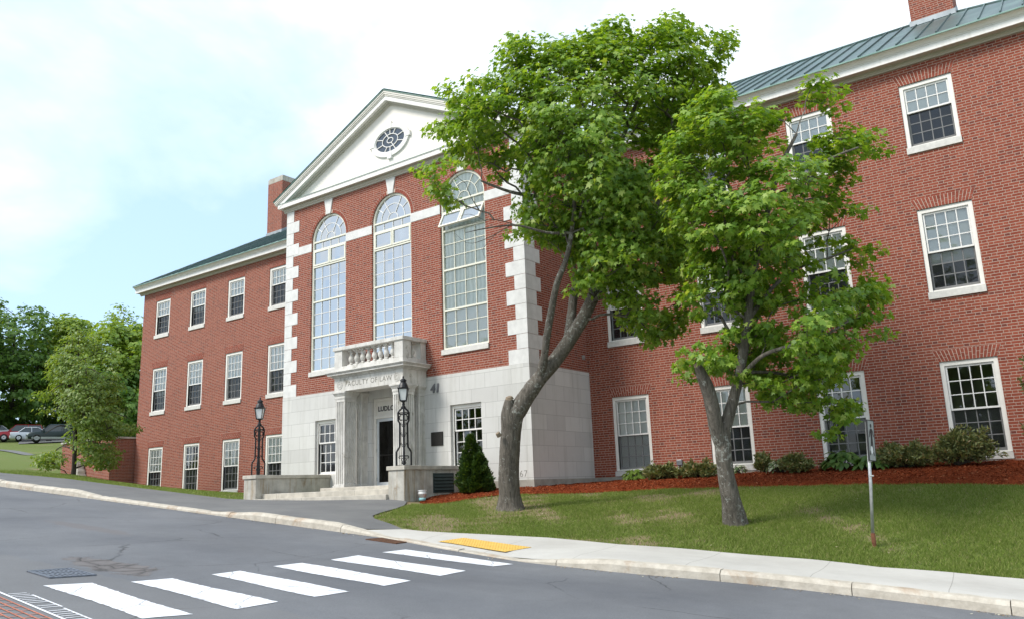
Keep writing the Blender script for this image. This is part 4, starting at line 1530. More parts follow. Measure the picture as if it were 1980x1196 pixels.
def cornice_h(mbp, z, y):
    prof = {'soffit': [(.02, 0), (-.045, 0), (-.045, .035), (-.09, .07), (-.09, .15), (-.22, .15), (-.22, .17), (.02, .17)],
            'fascia': [(-.20, .14), (-.24, .14), (-.24, .275), (-.255, .28), (-.255, .295), (.02, .31), (.02, .17), (-.20, .17)]}
    for k, p in prof.items():
        ex = .12 if k == 'soffit' else .22
        mbp[k].prism([(y + a, z + c) for a, c in p], -HW - ex, HW + ex, 'yz')


pb = {k: MB() for k in ('soffit', 'fascia')}
cornice_h(pb, 9.29, PY)
# returns along the sides of the centre
for s in (-1, 1):
    for k, p in {'soffit': [(0, 0), (.045, 0), (.045, .035), (.09, .07), (.09, .15), (.2, .15), (.2, .17), (0, .17)],
                 'fascia': [(.19, .14), (.22, .14), (.22, .28), (.0, .30), (0, .17), (.19, .17)]}.items():
        poly = [(s * (HW + a), 9.29 + c) for a, c in p]
        pb[k].prism(poly, PY + .021, -.02, 'xz')
pb['soffit'].build('cornice_bed', M_soff, BLD)
pb['fascia'].build('fascia', M_white, BLD)
b = MB()
b.prism([(PY - .265, 9.586), (PY - .265, 9.598), (PY + .0, 9.62), (PY + .0, 9.602)], -HW - .23, HW + .23, 'yz')
b.build('roof_edge', M_verd, BLD)
XO = HW + .37
b = MB()
b.prism(chev(.0, .06, XO), PY - .32, PY + .1)
b.prism(chev(.06, .11, XO - .02), PY - .30, PY + .1)
b.prism(chev(.11, .15, XO - .04), PY - .275, PY + .1)
b.build('raking_crown', M_trim, BLD)
b = MB()
b.prism(chev(.15, .29, XO - .12), PY - .25, PY + .1)
b.build('raking_fascia', M_white, BLD)
b = MB()
b.prism(chev(.29, .33, XO - .35), PY - .14, PY + .1)
b.prism(chev(.33, .37, XO - .42), PY - .07, PY + .1)
b.build('raking_bed', M_soff, BLD)
b = MB()
b.prism(chev(-.028, -.001, XO + .03), PY - .345, PY + .4)
b.build('roof_edge', M_verd, BLD)

# oval window in the pediment
OX, OZ = 0.0, 10.60


def ell(rx_, rz_, n=44):
    return [(OX + rx_ * math.cos(2 * math.pi * i / n), OZ + rz_ * math.sin(2 * math.pi * i / n)) for i in range(n)]


def ring_prism(mb, a, b_, y0, y1):
    n = len(a)
    for i in range(n):
        j = (i + 1) % n
        mb.prism([a[i], b_[i], b_[j], a[j]], y0, y1)


b = MB()
ring_prism(b, ell(.67, .41), ell(.84, .56), PY - .06, PY + .02)
ring_prism(b, ell(.64, .38), ell(.67, .41), PY - .035, PY + .02)
for dx, dz, rw, rh in ((0, .52, .09, .12), (0, -.52, .09, .12), (.80, 0, .11, .08), (-.80, 0, .11, .08)):
    b.box(OX + dx - rw, OX + dx + rw, PY - .075, PY + .02, OZ + dz - rh, OZ + dz + rh)
ov = b.build('oval_window', M_white, BLD)
b = MB()
ring_prism(b, ell(.335, .205), ell(.36, .23), PY - .03, PY - .005)
ring_prism(b, ell(.12, .075), ell(.145, .10), PY - .03, PY - .005)
for k in range(8):
    a = 2 * math.pi * (k + .5) / 8
    r0 = .34 if k % 2 else .13
    if k in (0, 3, 4, 7):
        r0 = .34
    p0 = np.array([OX + r0 * math.cos(a), OZ + r0 * .62 * math.sin(a)])
    p1 = np.array([OX + .65 * math.cos(a), OZ + .39 * math.sin(a)])
    d_ = (p1 - p0) / np.linalg.norm(p1 - p0)
    nn = np.array([-d_[1], d_[0]]) * .012
    b.prism([tuple(p0 + nn), tuple(p0 - nn), tuple(p1 - nn), tuple(p1 + nn)], PY - .032, PY - .006)
for s in (-1, 1):
    b.box(OX - .012, OX + .012, PY - .033, PY - .007, OZ + s * .30 - .09, OZ + s * .30 + .09)
b.build('glazing_bars', M_sash, ov)
b = MB()
b.add([(x_, PY - .004, z_) for x_, z_ in ell(.65, .39)], [tuple(range(44))])
M_ovalglass = simple('dark_oval_glass', (.035, .05, .075), .06, .8, var=.2, scale=2)
b.build('pane', M_ovalglass, ov, fixn=False)
# ---- entrance porch (part of the building)
FY, BX = -4.13, 1.44          # front plane and half width of the architrave
M_P = M_portstone


def text_mesh(txt, size, name, mat, loc, rot, parent, extrude=.004, offset=0.0, shear=0.0, spacing=1.0, align='LEFT', xs=1.0):
    cu = bpy.data.curves.new(name, 'FONT')
    cu.body = txt
    cu.size = size
    cu.extrude = extrude
    cu.offset = offset
    cu.shear = shear
    cu.space_character = spacing
    cu.align_x = align
    cu.resolution_u = 3
    t = bpy.data.objects.new(name, cu)
    COL.objects.link(t)
    bpy.context.view_layer.update()
    me = bpy.data.meshes.new_from_object(t.evaluated_get(bpy.context.evaluated_depsgraph_get()))
    bpy.data.objects.remove(t)
    me.materials.clear()
    me.materials.append(mat)
    o = bpy.data.objects.new(name, me)
    COL.objects.link(o)
    o.parent = parent
    o.location = loc
    o.rotation_euler = rot
    o.scale = (xs, 1, 1)
    return o


# fluted square piers
def pier(x0, x1, y0, y1, zb, zt, flutes=(4, 5)):
    b = MB()
    def outline(d):
        pts = []
        def side(p, q_, n):
            p, q_ = np.array(p), np.array(q_)
            dv = q_ - p
            L = np.linalg.norm(dv)
            dv = dv / L
            nin = np.array([-dv[1], dv[0]])
            mg = .035
            w_ = (L - 2 * mg) / n
            pts.append(tuple(p))
            for i in range(n):
                a = mg + i * w_
                for t, dd in ((.16, 0), (.26, d), (.74, d), (.84, 0)):
                    pts.append(tuple(p + dv * (a + w_ * t) + nin * dd))
        side((x0, y0), (x1, y0), flutes[0])
        side((x1, y0), (x1, y1), flutes[1])
        side((x1, y1), (x0, y1), flutes[0])
        side((x0, y1), (x0, y0), flutes[1])
        return pts
    b.prism(outline(.030), zb + .09, zt - .30, 'xy')
    col = b.build('column', M_P, BLD, fixn=True)
    c = MB()
    for e, z0, z1 in ((.055, zb, zb + .055), (.03, zb + .055, zb + .092)):
        c.box(x0 - e, x1 + e, y0 - e, y1 + e, z0, z1)
    for k in range(4):   # joints of the drums read as fine dark lines
        z_ = zb + .62 + k * .52
    c.build('column_base', M_P, col, bevel=.006)
    c = MB()
    for e, z0, z1 in ((.006, zt - .302, zt - .22), (.018, zt - .22, zt - .20), (.022, zt - .199, zt - .12), (.04, zt - .12, zt - .085), (.06, zt - .085, zt - .05), (.085, zt - .05, zt)):
        c.box(x0 - e, x1 + e, y0 - e, y1 + e, z0, z1)
    c.build('capital', M_P, col, bevel=.005)
    return col


ZL = -.40          # porch floor
for s in (-1, 1):
    xa, xb = sorted((s * 1.40, s * 1.01))
    pier(xa, xb, FY + .03, FY + .50, ZL, 2.44)
    xa, xb = sorted((s * 1.36, s * 1.03))
    pier(xa, xb, SY - .26, SY - .002, ZL, 2.44, (3, 3))
# architrave block with soffit
b = MB()
b.box(-BX, BX, FY, FY + .56, 2.444, 2.86)
for s in (-1, 1):
    xa, xb = sorted((s * BX, s * (BX - .46)))
    b.box(xa, xb, FY + .563, SY - .003, 2.444, 2.86)
b.box(-BX + .463, BX - .463, FY + .563, SY - .003, 2.66, 2.86)
arch = b.build('architrave', M_P, BLD, bevel=.006)
for s in (-1, 1):      # joint lines beside the medallions
    b = MB()
    b.box(s * .97 - .003, s * .97 + .003, FY - .0015, FY + .01, 2.45, 2.855)
    b.build('joint', M_engrave, arch)
text_mesh('FACULTY OF LAW', .215, 'lettering', M_engrave, (0.02, FY - .002, 2.575), (R(90), 0, 0), arch, .002, -.001, 0, 1.12, 'CENTER')
for s in (-1, 1):
    b = MB()
    cx_, cz_ = s * 1.20, 2.64
    for r0, r1 in ((.112, .125), (.045, .058)):
        for i in range(28):
            a0, a1 = 2 * math.pi * i / 28, 2 * math.pi * (i + 1) / 28
            b.prism([(cx_ + r * math.cos(a), cz_ + r * math.sin(a)) for r, a in ((r0, a0), (r1, a0), (r1, a1), (r0, a1))], FY - .012, FY + .01)
    for i in range(8):
        a = 2 * math.pi * i / 8
        d_ = np.array([math.cos(a), math.sin(a)])
        nn = np.array([-d_[1], d_[0]])
        p = np.array([cx_, cz_])
        b.prism([tuple(p + d_ * .06), tuple(p + d_ * .085 + nn * .016), tuple(p + d_ * .11), tuple(p + d_ * .085 - nn * .016)], FY - .010, FY + .01)
    b.build('medallion', M_P, arch)
# cornice of the porch
b = MB()
for e, z0, z1 in ((.03, 2.862, 2.895), (.07, 2.896, 2.925), (.16, 2.926, 2.985), (.19, 2.986, 3.01), (.215, 3.011, 3.045)):
    b.box(-BX - e, BX + e, FY - e, SY - .003 if e < .1 else SY - .004, z0, z1)
b.build('porch_cornice', M_P, BLD, bevel=.008)
# balustrade
b = MB()
bx = BX + .01
fy = FY - .01
b.box(-bx, bx, fy, fy + .36, 3.046, 3.20)
for s in (-1, 1):
    xa, xb = sorted((s * bx, s * (bx - .36)))
    b.box(xa, xb, fy + .362, SY - .003, 3.046, 3.20)
bal_o = b.build('balcony_plinth', M_P, BLD, bevel=.008)
for s in (-1, 1):
    xa, xb = sorted((s * (bx - .005), s * (bx - .345)))
    MB().box(xa, xb, fy + .005, fy + .345, 3.202, 3.70).build('balcony_pier', M_P, BLD, bevel=.006)
    xa, xb = sorted((s * (bx - .02), s * (bx - .32)))
    MB().box(xa, xb, SY - .24, SY - .003, 3.202, 3.70).build('balcony_pier', M_P, BLD, bevel=.006)
b = MB()
b.box(-bx - .035, bx + .035, fy - .035, fy + .375, 3.702, 3.815)
for s in (-1, 1):
    xa, xb = sorted((s * (bx + .035), s * (bx - .36)))
    b.box(xa, xb, fy + .377, SY - .003, 3.702, 3.812)
b.build('balcony_rail', M_P, BLD, bevel=.014)
bp = MB()
bp.box(-.085, .085, -.085, .085, 0, .05)
bp.lathe([(.06, .05), (.07, .065), (.05, .085), (.038, .10), (.055, .13), (.078, .18), (.082, .22), (.07, .27), (.048, .32), (.036, .37), (.034, .395), (.055, .405), (.05, .42), (.038, .43), (.06, .445)], n=14)
bp.box(-.08, .08, -.08, .08, .445, .498)
bal = bp.build('baluster', M_P, BLD, smooth=False)
spots = [(-.88 + i * 1.76 / 7, fy + .18) for i in range(8)] + [(s * (bx - .18), fy + .59) for s in (-1, 1)]
for i, (x, y) in enumerate(spots):
    o = bal if i == 0 else copy_tree(bal, BLD)
    o.location = (x, y, 3.202)

# door set back in the stone
DY = SY + .10
b = MB()
for xa, xb, za, zb_ in ((-.855, -.775, -.40, 2.25), (.775, .855, -.40, 2.25), (-.775, .775, 2.17, 2.25), (-.775, .775, 1.64, 1.72), (.07, .14, -.40, 1.64)):
    b.box(xa, xb, DY, DY + .14, za, zb_)
b.box(-.775, .775, DY + .03, DY + .12, 1.721, 2.169)
b.build('door_frame', M_trim, BLD, bevel=.004)
b = MB()
for xa, xb, za, zb_ in ((-.74, -.726, 1.755, 2.135), (.726, .74, 1.755, 2.135), (-.726, .726, 2.121, 2.135), (-.726, .726, 1.755, 1.769)):
    b.box(xa, xb, DY + .018, DY + .031, za, zb_)
b.build('transom_moulding', M_trim, BLD)
text_mesh('LUDLOW', .205, 'lettering', M_lettering, (-.70, DY + .026, 1.865), (R(90), 0, 0), BLD, .006, .008, 0, 1.06)


def door_leaf(x0, x1, hinge_left):
    f = MB()
    st = .085
    z0, z1 = -.385, 1.635
    f.box(x0, x0 + st, DY + .04, DY + .085, z0, z1)
    f.box(x1 - st, x1, DY + .04, DY + .085, z0, z1)
    f.box(x0 + st, x1 - st, DY + .04, DY + .085, z0, z0 + .10)
    f.box(x0 + st, x1 - st, DY + .04, DY + .085, z1 - .09, z1)
    d_ = f.build('door', M_alu, BLD, bevel=.004)
    g = MB()
    g.add([(x0 + st, DY + .06, z0 + .1), (x1 - st, DY + .06, z0 + .1), (x1 - st, DY + .06, z1 - .09), (x0 + st, DY + .06, z1 - .09)], [(0, 1, 2, 3)])
    g.build('pane', M_doorglass, d_, fixn=False)
    g = MB()
    g.box(x0 + st, x1 - st, DY + .065, DY + .095, .50, .545)
    g.build('push_bar', M_alu, d_)
    hx = x1 - .04 if hinge_left else x0 + .04
    g = MB()
    g.tube([(hx, DY + .04, .30), (hx, DY - .02, .31), (hx, DY - .025, .34), (hx, DY - .025, .60), (hx, DY - .02, .63), (hx, DY + .04, .64)], .013, 8)
    g.build('handle', M_alu, d_)
    g = MB()
    hx2 = x0 + .006 if hinge_left else x1 - .006
    for z_ in (-.25, .62, 1.5):
        g.tube([(hx2, DY + .03, z_), (hx2, DY + .03, z_ + .11)], .012, 6)
    g.build('hinge', M_galv, d_)


door_leaf(-.77, .065, True)
door_leaf(.145, .77, False)
b = MB()
b.box(-.86, .86, SY + .9, SY + .95, -.6, 2.3)
b.box(-.86, -.84, SY + .24, SY + .9, -.6, 2.3)
b.box(.84, .86, SY + .24, SY + .9, -.6, 2.3)
M_dark = simple('dark_lobby', (.03, .022, .018), .8, .1, var=.3, scale=2)
b.build('lobby_wall', M_dark, BLD)

# steps, landing, flank walls
b = MB()
b.box(-2.66, 2.66, -6.06, -5.76, -1.25, -.652)
b.box(-2.66, 2.66, -5.757, FY - .36, -1.25, -.512)
b.box(-1.62, 1.62, FY - .357, SY - .003, -1.25, -.402)
M_step = simple('worn_step_stone', (.47, .435, .375), .85, .2, var=.22, scale=3.5, bstr=.12, dark=((.25, .17, .10), 2.2, .64))
st_o = b.build('steps', M_step, BLD, bevel=.012)
b = MB()
for x_ in (-1.75, -.55, .95):
    b.box(x_ - .004, x_ + .004, -6.0615, -6.05, -.82, -.66)
for x_ in (-2.0, -.15, 1.2):
    b.box(x_ - .004, x_ + .004, -5.7585, -5.75, -.65, -.52)
b.build('joint', M_engrave, st_o)
for s in (-1, 1):
    b = MB()
    xa, xb = sorted((s * 3.22, s * 2.665))
    b.box(xa, xb, -5.98, -5.42, -1.3, -.072)
    x2a, x2b = sorted((s * 3.17, s * 2.71))
    b.box(x2a, x2b, -5.418, SY - .0045, -1.3, -.073)
    fw_ = b.build('flank_wall', M_conc, BLD, bevel=.008)
    b = MB()
    b.box(xa - .035, xb + .035, -6.015, -5.385, -.07, .035)
    x2a, x2b = x2a - .03, x2b + .03
    b.box(x2a, x2b, -5.383, -4.55, -.071, .032)
    b.box(x2a, x2b, -4.544, SY - .0045, -.071, .033)
    b.build('coping', M_step, fw_, bevel=.01)
b = MB()
b.box(3.172, 3.185, -4.86, -4.83, -.66, -.16)
b.box(3.172, 3.185, -4.07, -4.04, -.66, -.16)
b.box(3.172, 3.185, -4.829, -4.071, -.66, -.63)
b.box(3.172, 3.185, -4.829, -4.071, -.19, -.16)
for k in range(5):
    z_ = -.60 + k * .085
    b.prism([(3.173, z_ + .06), (3.195, z_), (3.200, z_ + .005), (3.178, z_ + .068)], -4.829, -4.071, 'xz')
b.add([(3.1725, -4.83, -.63), (3.1725, -4.07, -.63), (3.1725, -4.07, -.19), (3.1725, -4.83, -.19)], [(0, 1, 2, 3)])
b.build('louvre_vent', M_louvre, BLD)

# numerals, plaque, date
text_mesh('41', .36, 'house_number', M_greynum, (1.60, SY - .022, 2.20), (R(90), 0, 0), BLD, .010, .010, .12, 1.0)
text_mesh('1967', .25, 'date_carving', M_engrave, (4.42, SY - .0015, -.335), (R(90), 0, 0), BLD, .002, -.004, 0, 1.1)
b = MB()
b.box(1.60, 2.05, SY - .025, SY - .001, .66, 1.055)
pl = b.build('plaque', M_bronze, BLD, bevel=.006)
b = MB()
for (xa, xb, za, zb_) in ((1.61, 2.04, 1.03, 1.045), (1.61, 2.04, .67, .685), (1.61, 1.625, .685, 1.03), (2.025, 2.04, .685, 1.03)):
    b.box(xa, xb, SY - .033, SY - .024, za, zb_)
b.build('rim', M_bronze, pl)
# little fittings on the walls
b = MB()
b.box(HW + .001, HW + .05, -.33, -.24, 3.06, 3.18)
b.box(HW + .05, HW + .08, -.32, -.27, 3.09, 3.14)
b.build('wall_fitting', M_galv, BLD)
b = MB()
b.box(7.80, 7.96, -.09, -.001, -.17, -.02)
b.build('utility_box', M_greynum, BLD, bevel=.01)
b = MB()
b.tube([(7.84, -.04, -.17), (7.83, -.05, -.30), (7.79, -.06, -.42), (7.78, -.07, -.62)], .014, 6)
b.tube([(7.92, -.04, -.17), (7.95, -.05, -.30), (7.97, -.06, -.62)], .014, 6)
b.build('conduit', M_plastic, BLD, True)

# ------------------------------------------------------------------ brick retaining wall at the far end
M_retain = M_brick
root = empty('retaining_wall', (-20.2, -1.1, .2), 0, 'low brick retaining wall with stone coping at the far end of the building', 'wall')
o_ = np.array(root.location)
b = MB()
prof = [(-22.0, -.6), (-19.95, -.6), (-19.95, 2.36), (-20.2, 2.36), (-21.0, 2.36), (-22.0, 2.36)]
b.prism([(a - o_[0], c - o_[2]) for a, c in prof], -1.12 - o_[1], -.75 - o_[1], 'xz')
b.box(-20.30 - o_[0], -19.951 - o_[0], -.749 - o_[1], .6 - o_[1], -.6 - o_[2], 2.355 - o_[2])
b.prism([(-24.6 - o_[0], -.2), (-22.001 - o_[0], -.6), (-22.001 - o_[0], 2.16), (-24.6 - o_[0], 2.16)], -1.1 - o_[1], -.77 - o_[1], 'xz')
b.build('brickwork', M_brick, root)
b = MB()
b.box(-24.65 - o_[0], -19.90 - o_[0], -1.17 - o_[1], -.70 - o_[1], 2.163, 2.25)
b.box(-20.35 - o_[0], -19.90 - o_[0], -.699 - o_[1], .6 - o_[1], 2.163, 2.25)
b.build('coping', M_conc, root, bevel=.012)
b = MB()
for i in range(7):
    t = i / 6
    x_ = -22.0 - t * .55 + random.uniform(-.05, .05)
    zg = .45 + t * 1.0
    b.box(x_ - .16 - o_[0], x_ + .16 - o_[0], -1.55 + t * .1 - o_[1], -1.125 - o_[1], zg - .35 - o_[2], zg + .12 + random.uniform(0, .1) - o_[2])
b.build('footing_stone', M_step, root, bevel=.04)

# ------------------------------------------------------------------ iron lamps on the flank piers
def make_lamp(label):
    root = empty('entrance_lamp', (0, 0, 0), 0, label, 'lamp', 'iron lamps on the entrance piers')
    b = MB()

    def prof_bar(ang):
        c_, s_ = math.cos(ang), math.sin(ang)
        pts = [(.185, 0.0), (.185, .34), (.175, .37), (.11, .47), (.102, .51), (.096, 1.04), (.105, 1.09), (.135, 1.14), (.14, 1.34), (.105, 1.40), (.05, 1.45), (.03, 1.50)]
        b.tube([(r_ * c_, r_ * s_, z_) for r_, z_ in pts], .023, 4)
    for k in range(4):
        prof_bar(math.pi / 4 + k * math.pi / 2)
    b.tube([(0, 0, 0), (0, 0, 1.55)], .021, 6)
    cage = b.build('post', M_iron, root)
    b = MB()
    for z_, h in ((.0, .185), (1.33, .14)):
        q_ = [(h * math.cos(math.pi / 4 + k * math.pi / 2), h * math.sin(math.pi / 4 + k * math.pi / 2), z_ + .012) for k in range(4)]
        for k in range(4):
            b.tube([q_[k], q_[(k + 1) % 4]], .008, 4)
    b.build('ring_bar', M_iron, root)
    b = MB()     # scrolls in the two diagonal planes between the bars and the rod
    for k in range(4):
        a = math.pi / 4 + k * math.pi / 2
        ca, sa = math.cos(a), math.sin(a)

        def S(r_, z_):
            return (r_ * ca, r_ * sa, z_)
        b.tube([S(.02, .25), S(.10, .25), S(.125, .22), S(.11, .19), S(.09, .20)], .014, 4)
        b.tube([S(.015, .10), S(.05, .13), S(.06, .17), S(.04, .20), S(.025, .18)], .010, 4)
        for z0 in (.52, .78, 1.03):
            b.tube([S(.018, z0 - .05), S(.04, z0 - .02), S(.045, z0 + .015), S(.025, z0 + .025)], .010, 4)
            b.tube([S(.04, z0 + .05), S(.06, z0 + .055), S(.075, z0 + .03), S(.06, z0 + .015)], .009, 4)
        b.tube([S(.03, 1.16), S(.08, 1.15), S(.105, 1.19), S(.105, 1.25), S(.07, 1.27)], .016, 4)
        b.tube([S(.02, 1.30), S(.08, 1.30), S(.10, 1.32), S(.14, 1.325)], .016, 4)
    b.lathe([(.05, .04), (.06, .08), (.035, .13)], n=8)
    b.build('scroll_work', M_iron, root)
    b = MB()
    b.lathe([(.045, 1.44), (.05, 1.50), (.035, 1.53), (.04, 1.56), (.028, 1.60), (.06, 1.63), (.05, 1.645)], n=10)
    b.build('stem', M_iron, root, True)
    # lantern
    b = MB()
    q4 = math.pi / 4 + R(36)
    zb, zt = 1.65, 1.96
    rb, rt = .105, .165
    b.lathe([(rb + .02, zb - .012), (rb + .02, zb + .012)], n=4, rot=q4)
    for k in range(4):
        a = q4 + k * math.pi / 2
        b.tube([(rb * math.cos(a), rb * math.sin(a), zb), (rt * math.cos(a), rt * math.sin(a), zt)], .014, 4)
    b.lathe([(rt + .015, zt - .01), (rt + .03, zt + .0), (rt + .035, zt + .02), (rt + .012, zt + .03)], n=4, rot=q4)
    b.build('lantern_frame', M_iron, root)
    b = MB()
    b.lathe([(rb - .012, zb + .013), (rt - .014, zt - .011)], n=4, rot=q4)
    b.build('lantern_glass', M_lampglass, root)
    b = MB()
    b.lathe([(rt - .03, zt + .031), (.115, zt + .09), (.088, zt + .15), (.08, zt + .155), (.075, zt + .20), (.09, zt + .205), (.085, zt + .225), (.045, zt + .26), (.022, zt + .27), (.016, zt + .29), (.028, zt + .305), (.016, zt + .325), (.004, zt + .35)], n=12)
    b.build('lantern_roof', M_iron, root, False)
    return root


lamp = make_lamp('black iron lamp on the pier left of the entrance steps')
lamp.location = (-2.945, -5.70, .036)
lamp2 = copy_tree(lamp)
lamp2['label'] = 'black iron lamp on the pier right of the entrance steps, beside the white bucket'
lamp2.location = (2.945, -5.70, .036)

# ------------------------------------------------------------------ pedestrian sign
gz = G1(14.33, -7.06)
root = empty('pedestrian_sign', (14.33, -7.06, gz - .02), R(0), 'grey pedestrian crossing sign on a thin rusty footed steel pole', 'sign')
b = MB()
b.tube([(.0, 0, .21), (.055, .035, 1.0), (.105, .065, 1.96)], .026, 12)
b.build('pole', M_galv, root, True)
b = MB()
b.tube([(.004, 0, -.15), (.0, 0, .22)], .033, 10)
b.build('pole_foot', M_rust, root, True)
for z_ in (1.10, 1.33):
    b = MB()
    b.tube([(.06, .02, z_), (.12, .02, z_)], .012, 6)
    b.build('bolt', M_galv, root)
M_signface = simple('grey_sign_face', (.33, .35, .34), .5, .4, .1, var=.08, scale=6, obj=True)
pr = empty('sign_tmp')
bpy.data.objects.remove(pr)
b = MB()
b.box(-.012, .012, -.15, .15, 0, .74)
pn = b.build('panel', M_signface, root)
pn.location = (.0, -.0, 1.45)
pn.rotation_euler = (R(-2), R(2.5), R(-7))
pn.location = (.118, .048, 1.33)
pn.scale = (1, .9, .88)
b = MB()
for (ya, yb, za, zb_) in ((-.152, .152, -.002, .014), (-.152, .152, .726, .742), (-.152, -.138, .014, .726), (.138, .152, .014, .726)):
    b.box(-.0135, .0145, ya, yb, za, zb_)
b.build('border', M_black, pn)
b = MB()


def fig(poly):
    b.prism([(y_, z_) for y_, z_ in poly], .0122, .0145, 'yz')


fig([(.0 + .038 * math.cos(2 * math.pi * i / 14), .635 + .038 * math.sin(2 * math.pi * i / 14)) for i in range(14)])
fig([(-.035, .585), (.04, .585), (.05, .40), (-.03, .38)])
fig([(-.03, .39), (.02, .40), (-.02, .23), (-.085, .10), (-.115, .115), (-.06, .24)])
fig([(.0, .40), (.05, .40), (.06, .26), (.10, .10), (.065, .095), (.02, .26)])
fig([(-.035, .585), (-.03, .53), (-.085, .42), (-.11, .43), (-.07, .54)])
fig([(.04, .585), (.05, .53), (.10, .43), (.12, .445), (.075, .55)])
b.build('walking_figure', M_black, pn)
b = MB()
b.prism([(-.02 + .055 * math.cos(2 * math.pi * i / 14) * (1 + .2 * math.sin(3 * i)), .20 + .07 * math.sin(2 * math.pi * i / 14)) for i in range(14)], .0146, .0165, 'yz')
b.build('sticker', M_plastic, pn)
# ------------------------------------------------------------------ trees
MAPLE = np.array([(0, -.12, 0), (.16, .03, 0), (.50, -.02, 0), (.36, .22, 0), (.54, .52, 0), (.19, .47, 0), (0, .98, 0), (-.19, .47, 0), (-.54, .52, 0), (-.36, .22, 0), (-.50, -.02, 0), (-.16, .03, 0)], float)
MAPLE[:, 2] = -.30 * np.abs(MAPLE[:, 0]) - .22 * np.maximum(MAPLE[:, 1], 0) ** 2
OVAL = np.array([(0, 0, 0), (.22, .25, -.06), (.24, .6, -.12), (0, 1, -.3), (-.24, .6, -.12), (-.22, .25, -.06)], float)
LUMP = np.array([(0, -.3, 0), (.4, -.1, -.1), (.5, .4, -.2), (.15, .5, 0), (0, .9, -.3), (-.2, .45, 0), (-.5, .35, -.2), (-.35, -.15, -.1)], float)
NEED = np.array([(-.05, 0, 0), (.05, 0, 0), (.12, .45, .0), (.0, 1, 0), (-.10, .5, 0)], float)
HOST = np.array([(0, 0, 0), (.20, .22, .03), (.30, .5, .0), (.18, .8, -.12), (0, 1.05, -.28), (-.18, .8, -.12), (-.30, .5, 0), (-.20, .22, .03)], float)


def leaves(c, nrm_, size, tmpl, axis=None):
    m_ = len(c)
    nrm_ = nrm_ / (np.linalg.norm(nrm_, axis=1, keepdims=True) + 1e-9)
    a = rng.normal(0, 1, (m_, 3)) if axis is None else axis + 0
    a = a - nrm_ * (a * nrm_).sum(1, keepdims=True)
    a /= np.linalg.norm(a, axis=1, keepdims=True) + 1e-9
    s = np.cross(a, nrm_)
    size = np.asarray(size).reshape(-1, 1, 1) * np.ones((m_, 1, 1))
    V = c[:, None, :] + size * (s[:, None, :] * tmpl[None, :, 0:1] + a[:, None, :] * tmpl[None, :, 1:2] + nrm_[:, None, :] * tmpl[None, :, 2:3])
    return V


def noise3(P, f):
    x, y, z = (P * f).T
    return (np.sin(x + 1.7 * np.sin(y * .9 + z * .4)) + np.sin(y * 1.3 + 1.9 * np.sin(z * .8 + x * .5) + 2) + np.sin(z * 1.5 + 1.6 * np.sin(x * 1.1 + y * .3) + 4)) / 3


def edge_dist(q, A):
    d = np.full(len(q), 1e9)
    for i in range(len(A)):
        a, b_ = A[i], A[(i + 1) % len(A)]
        t = np.clip(((q - a) @ (b_ - a)) / ((b_ - a) @ (b_ - a)), 0, 1)
        d = np.minimum(d, np.linalg.norm(q - a - t[:, None] * (b_ - a), axis=1))
    return d


def crown_points(poly, d0, T, n, emax, sep, gap=-.35, gf=1.1, ok=None, seed=0, dfun=None):
    """points through the volume of a crown whose outline, seen from the photograph's side, is poly"""
    A = np.array(poly, float)
    lo, hi = A.min(0), A.max(0)
    out = []
    r_ = np.random.default_rng(seed + 5)
    tries = 0
    while len(out) < n and tries < n * 60:
        q = r_.uniform(lo, hi, (400, 2))
        tries += 400
        q = q[inside(q, A)]
        if not len(q):
            continue
        e = edge_dist(q, A)
        half = T * np.sqrt(np.clip(e / emax, .04, 1))
        u_ = r_.uniform(-1, 1, len(q))
        u_ = np.sign(u_) * np.abs(u_) ** .7
        for (a, b_), h, k in zip(q, half, u_):
            dd = d0 + (dfun(a, b_) if dfun else 0) + h * k
            p = at(a, b_, dd)
            if noise3(p[None], gf)[0] < gap:
                continue
            if ok and not ok(p):
                continue
            if out and np.min(((np.array(out) - p) ** 2).sum(1)) < sep * sep:
                continue
            out.append(p)
            if len(out) >= n:
                break
    return np.array(out)


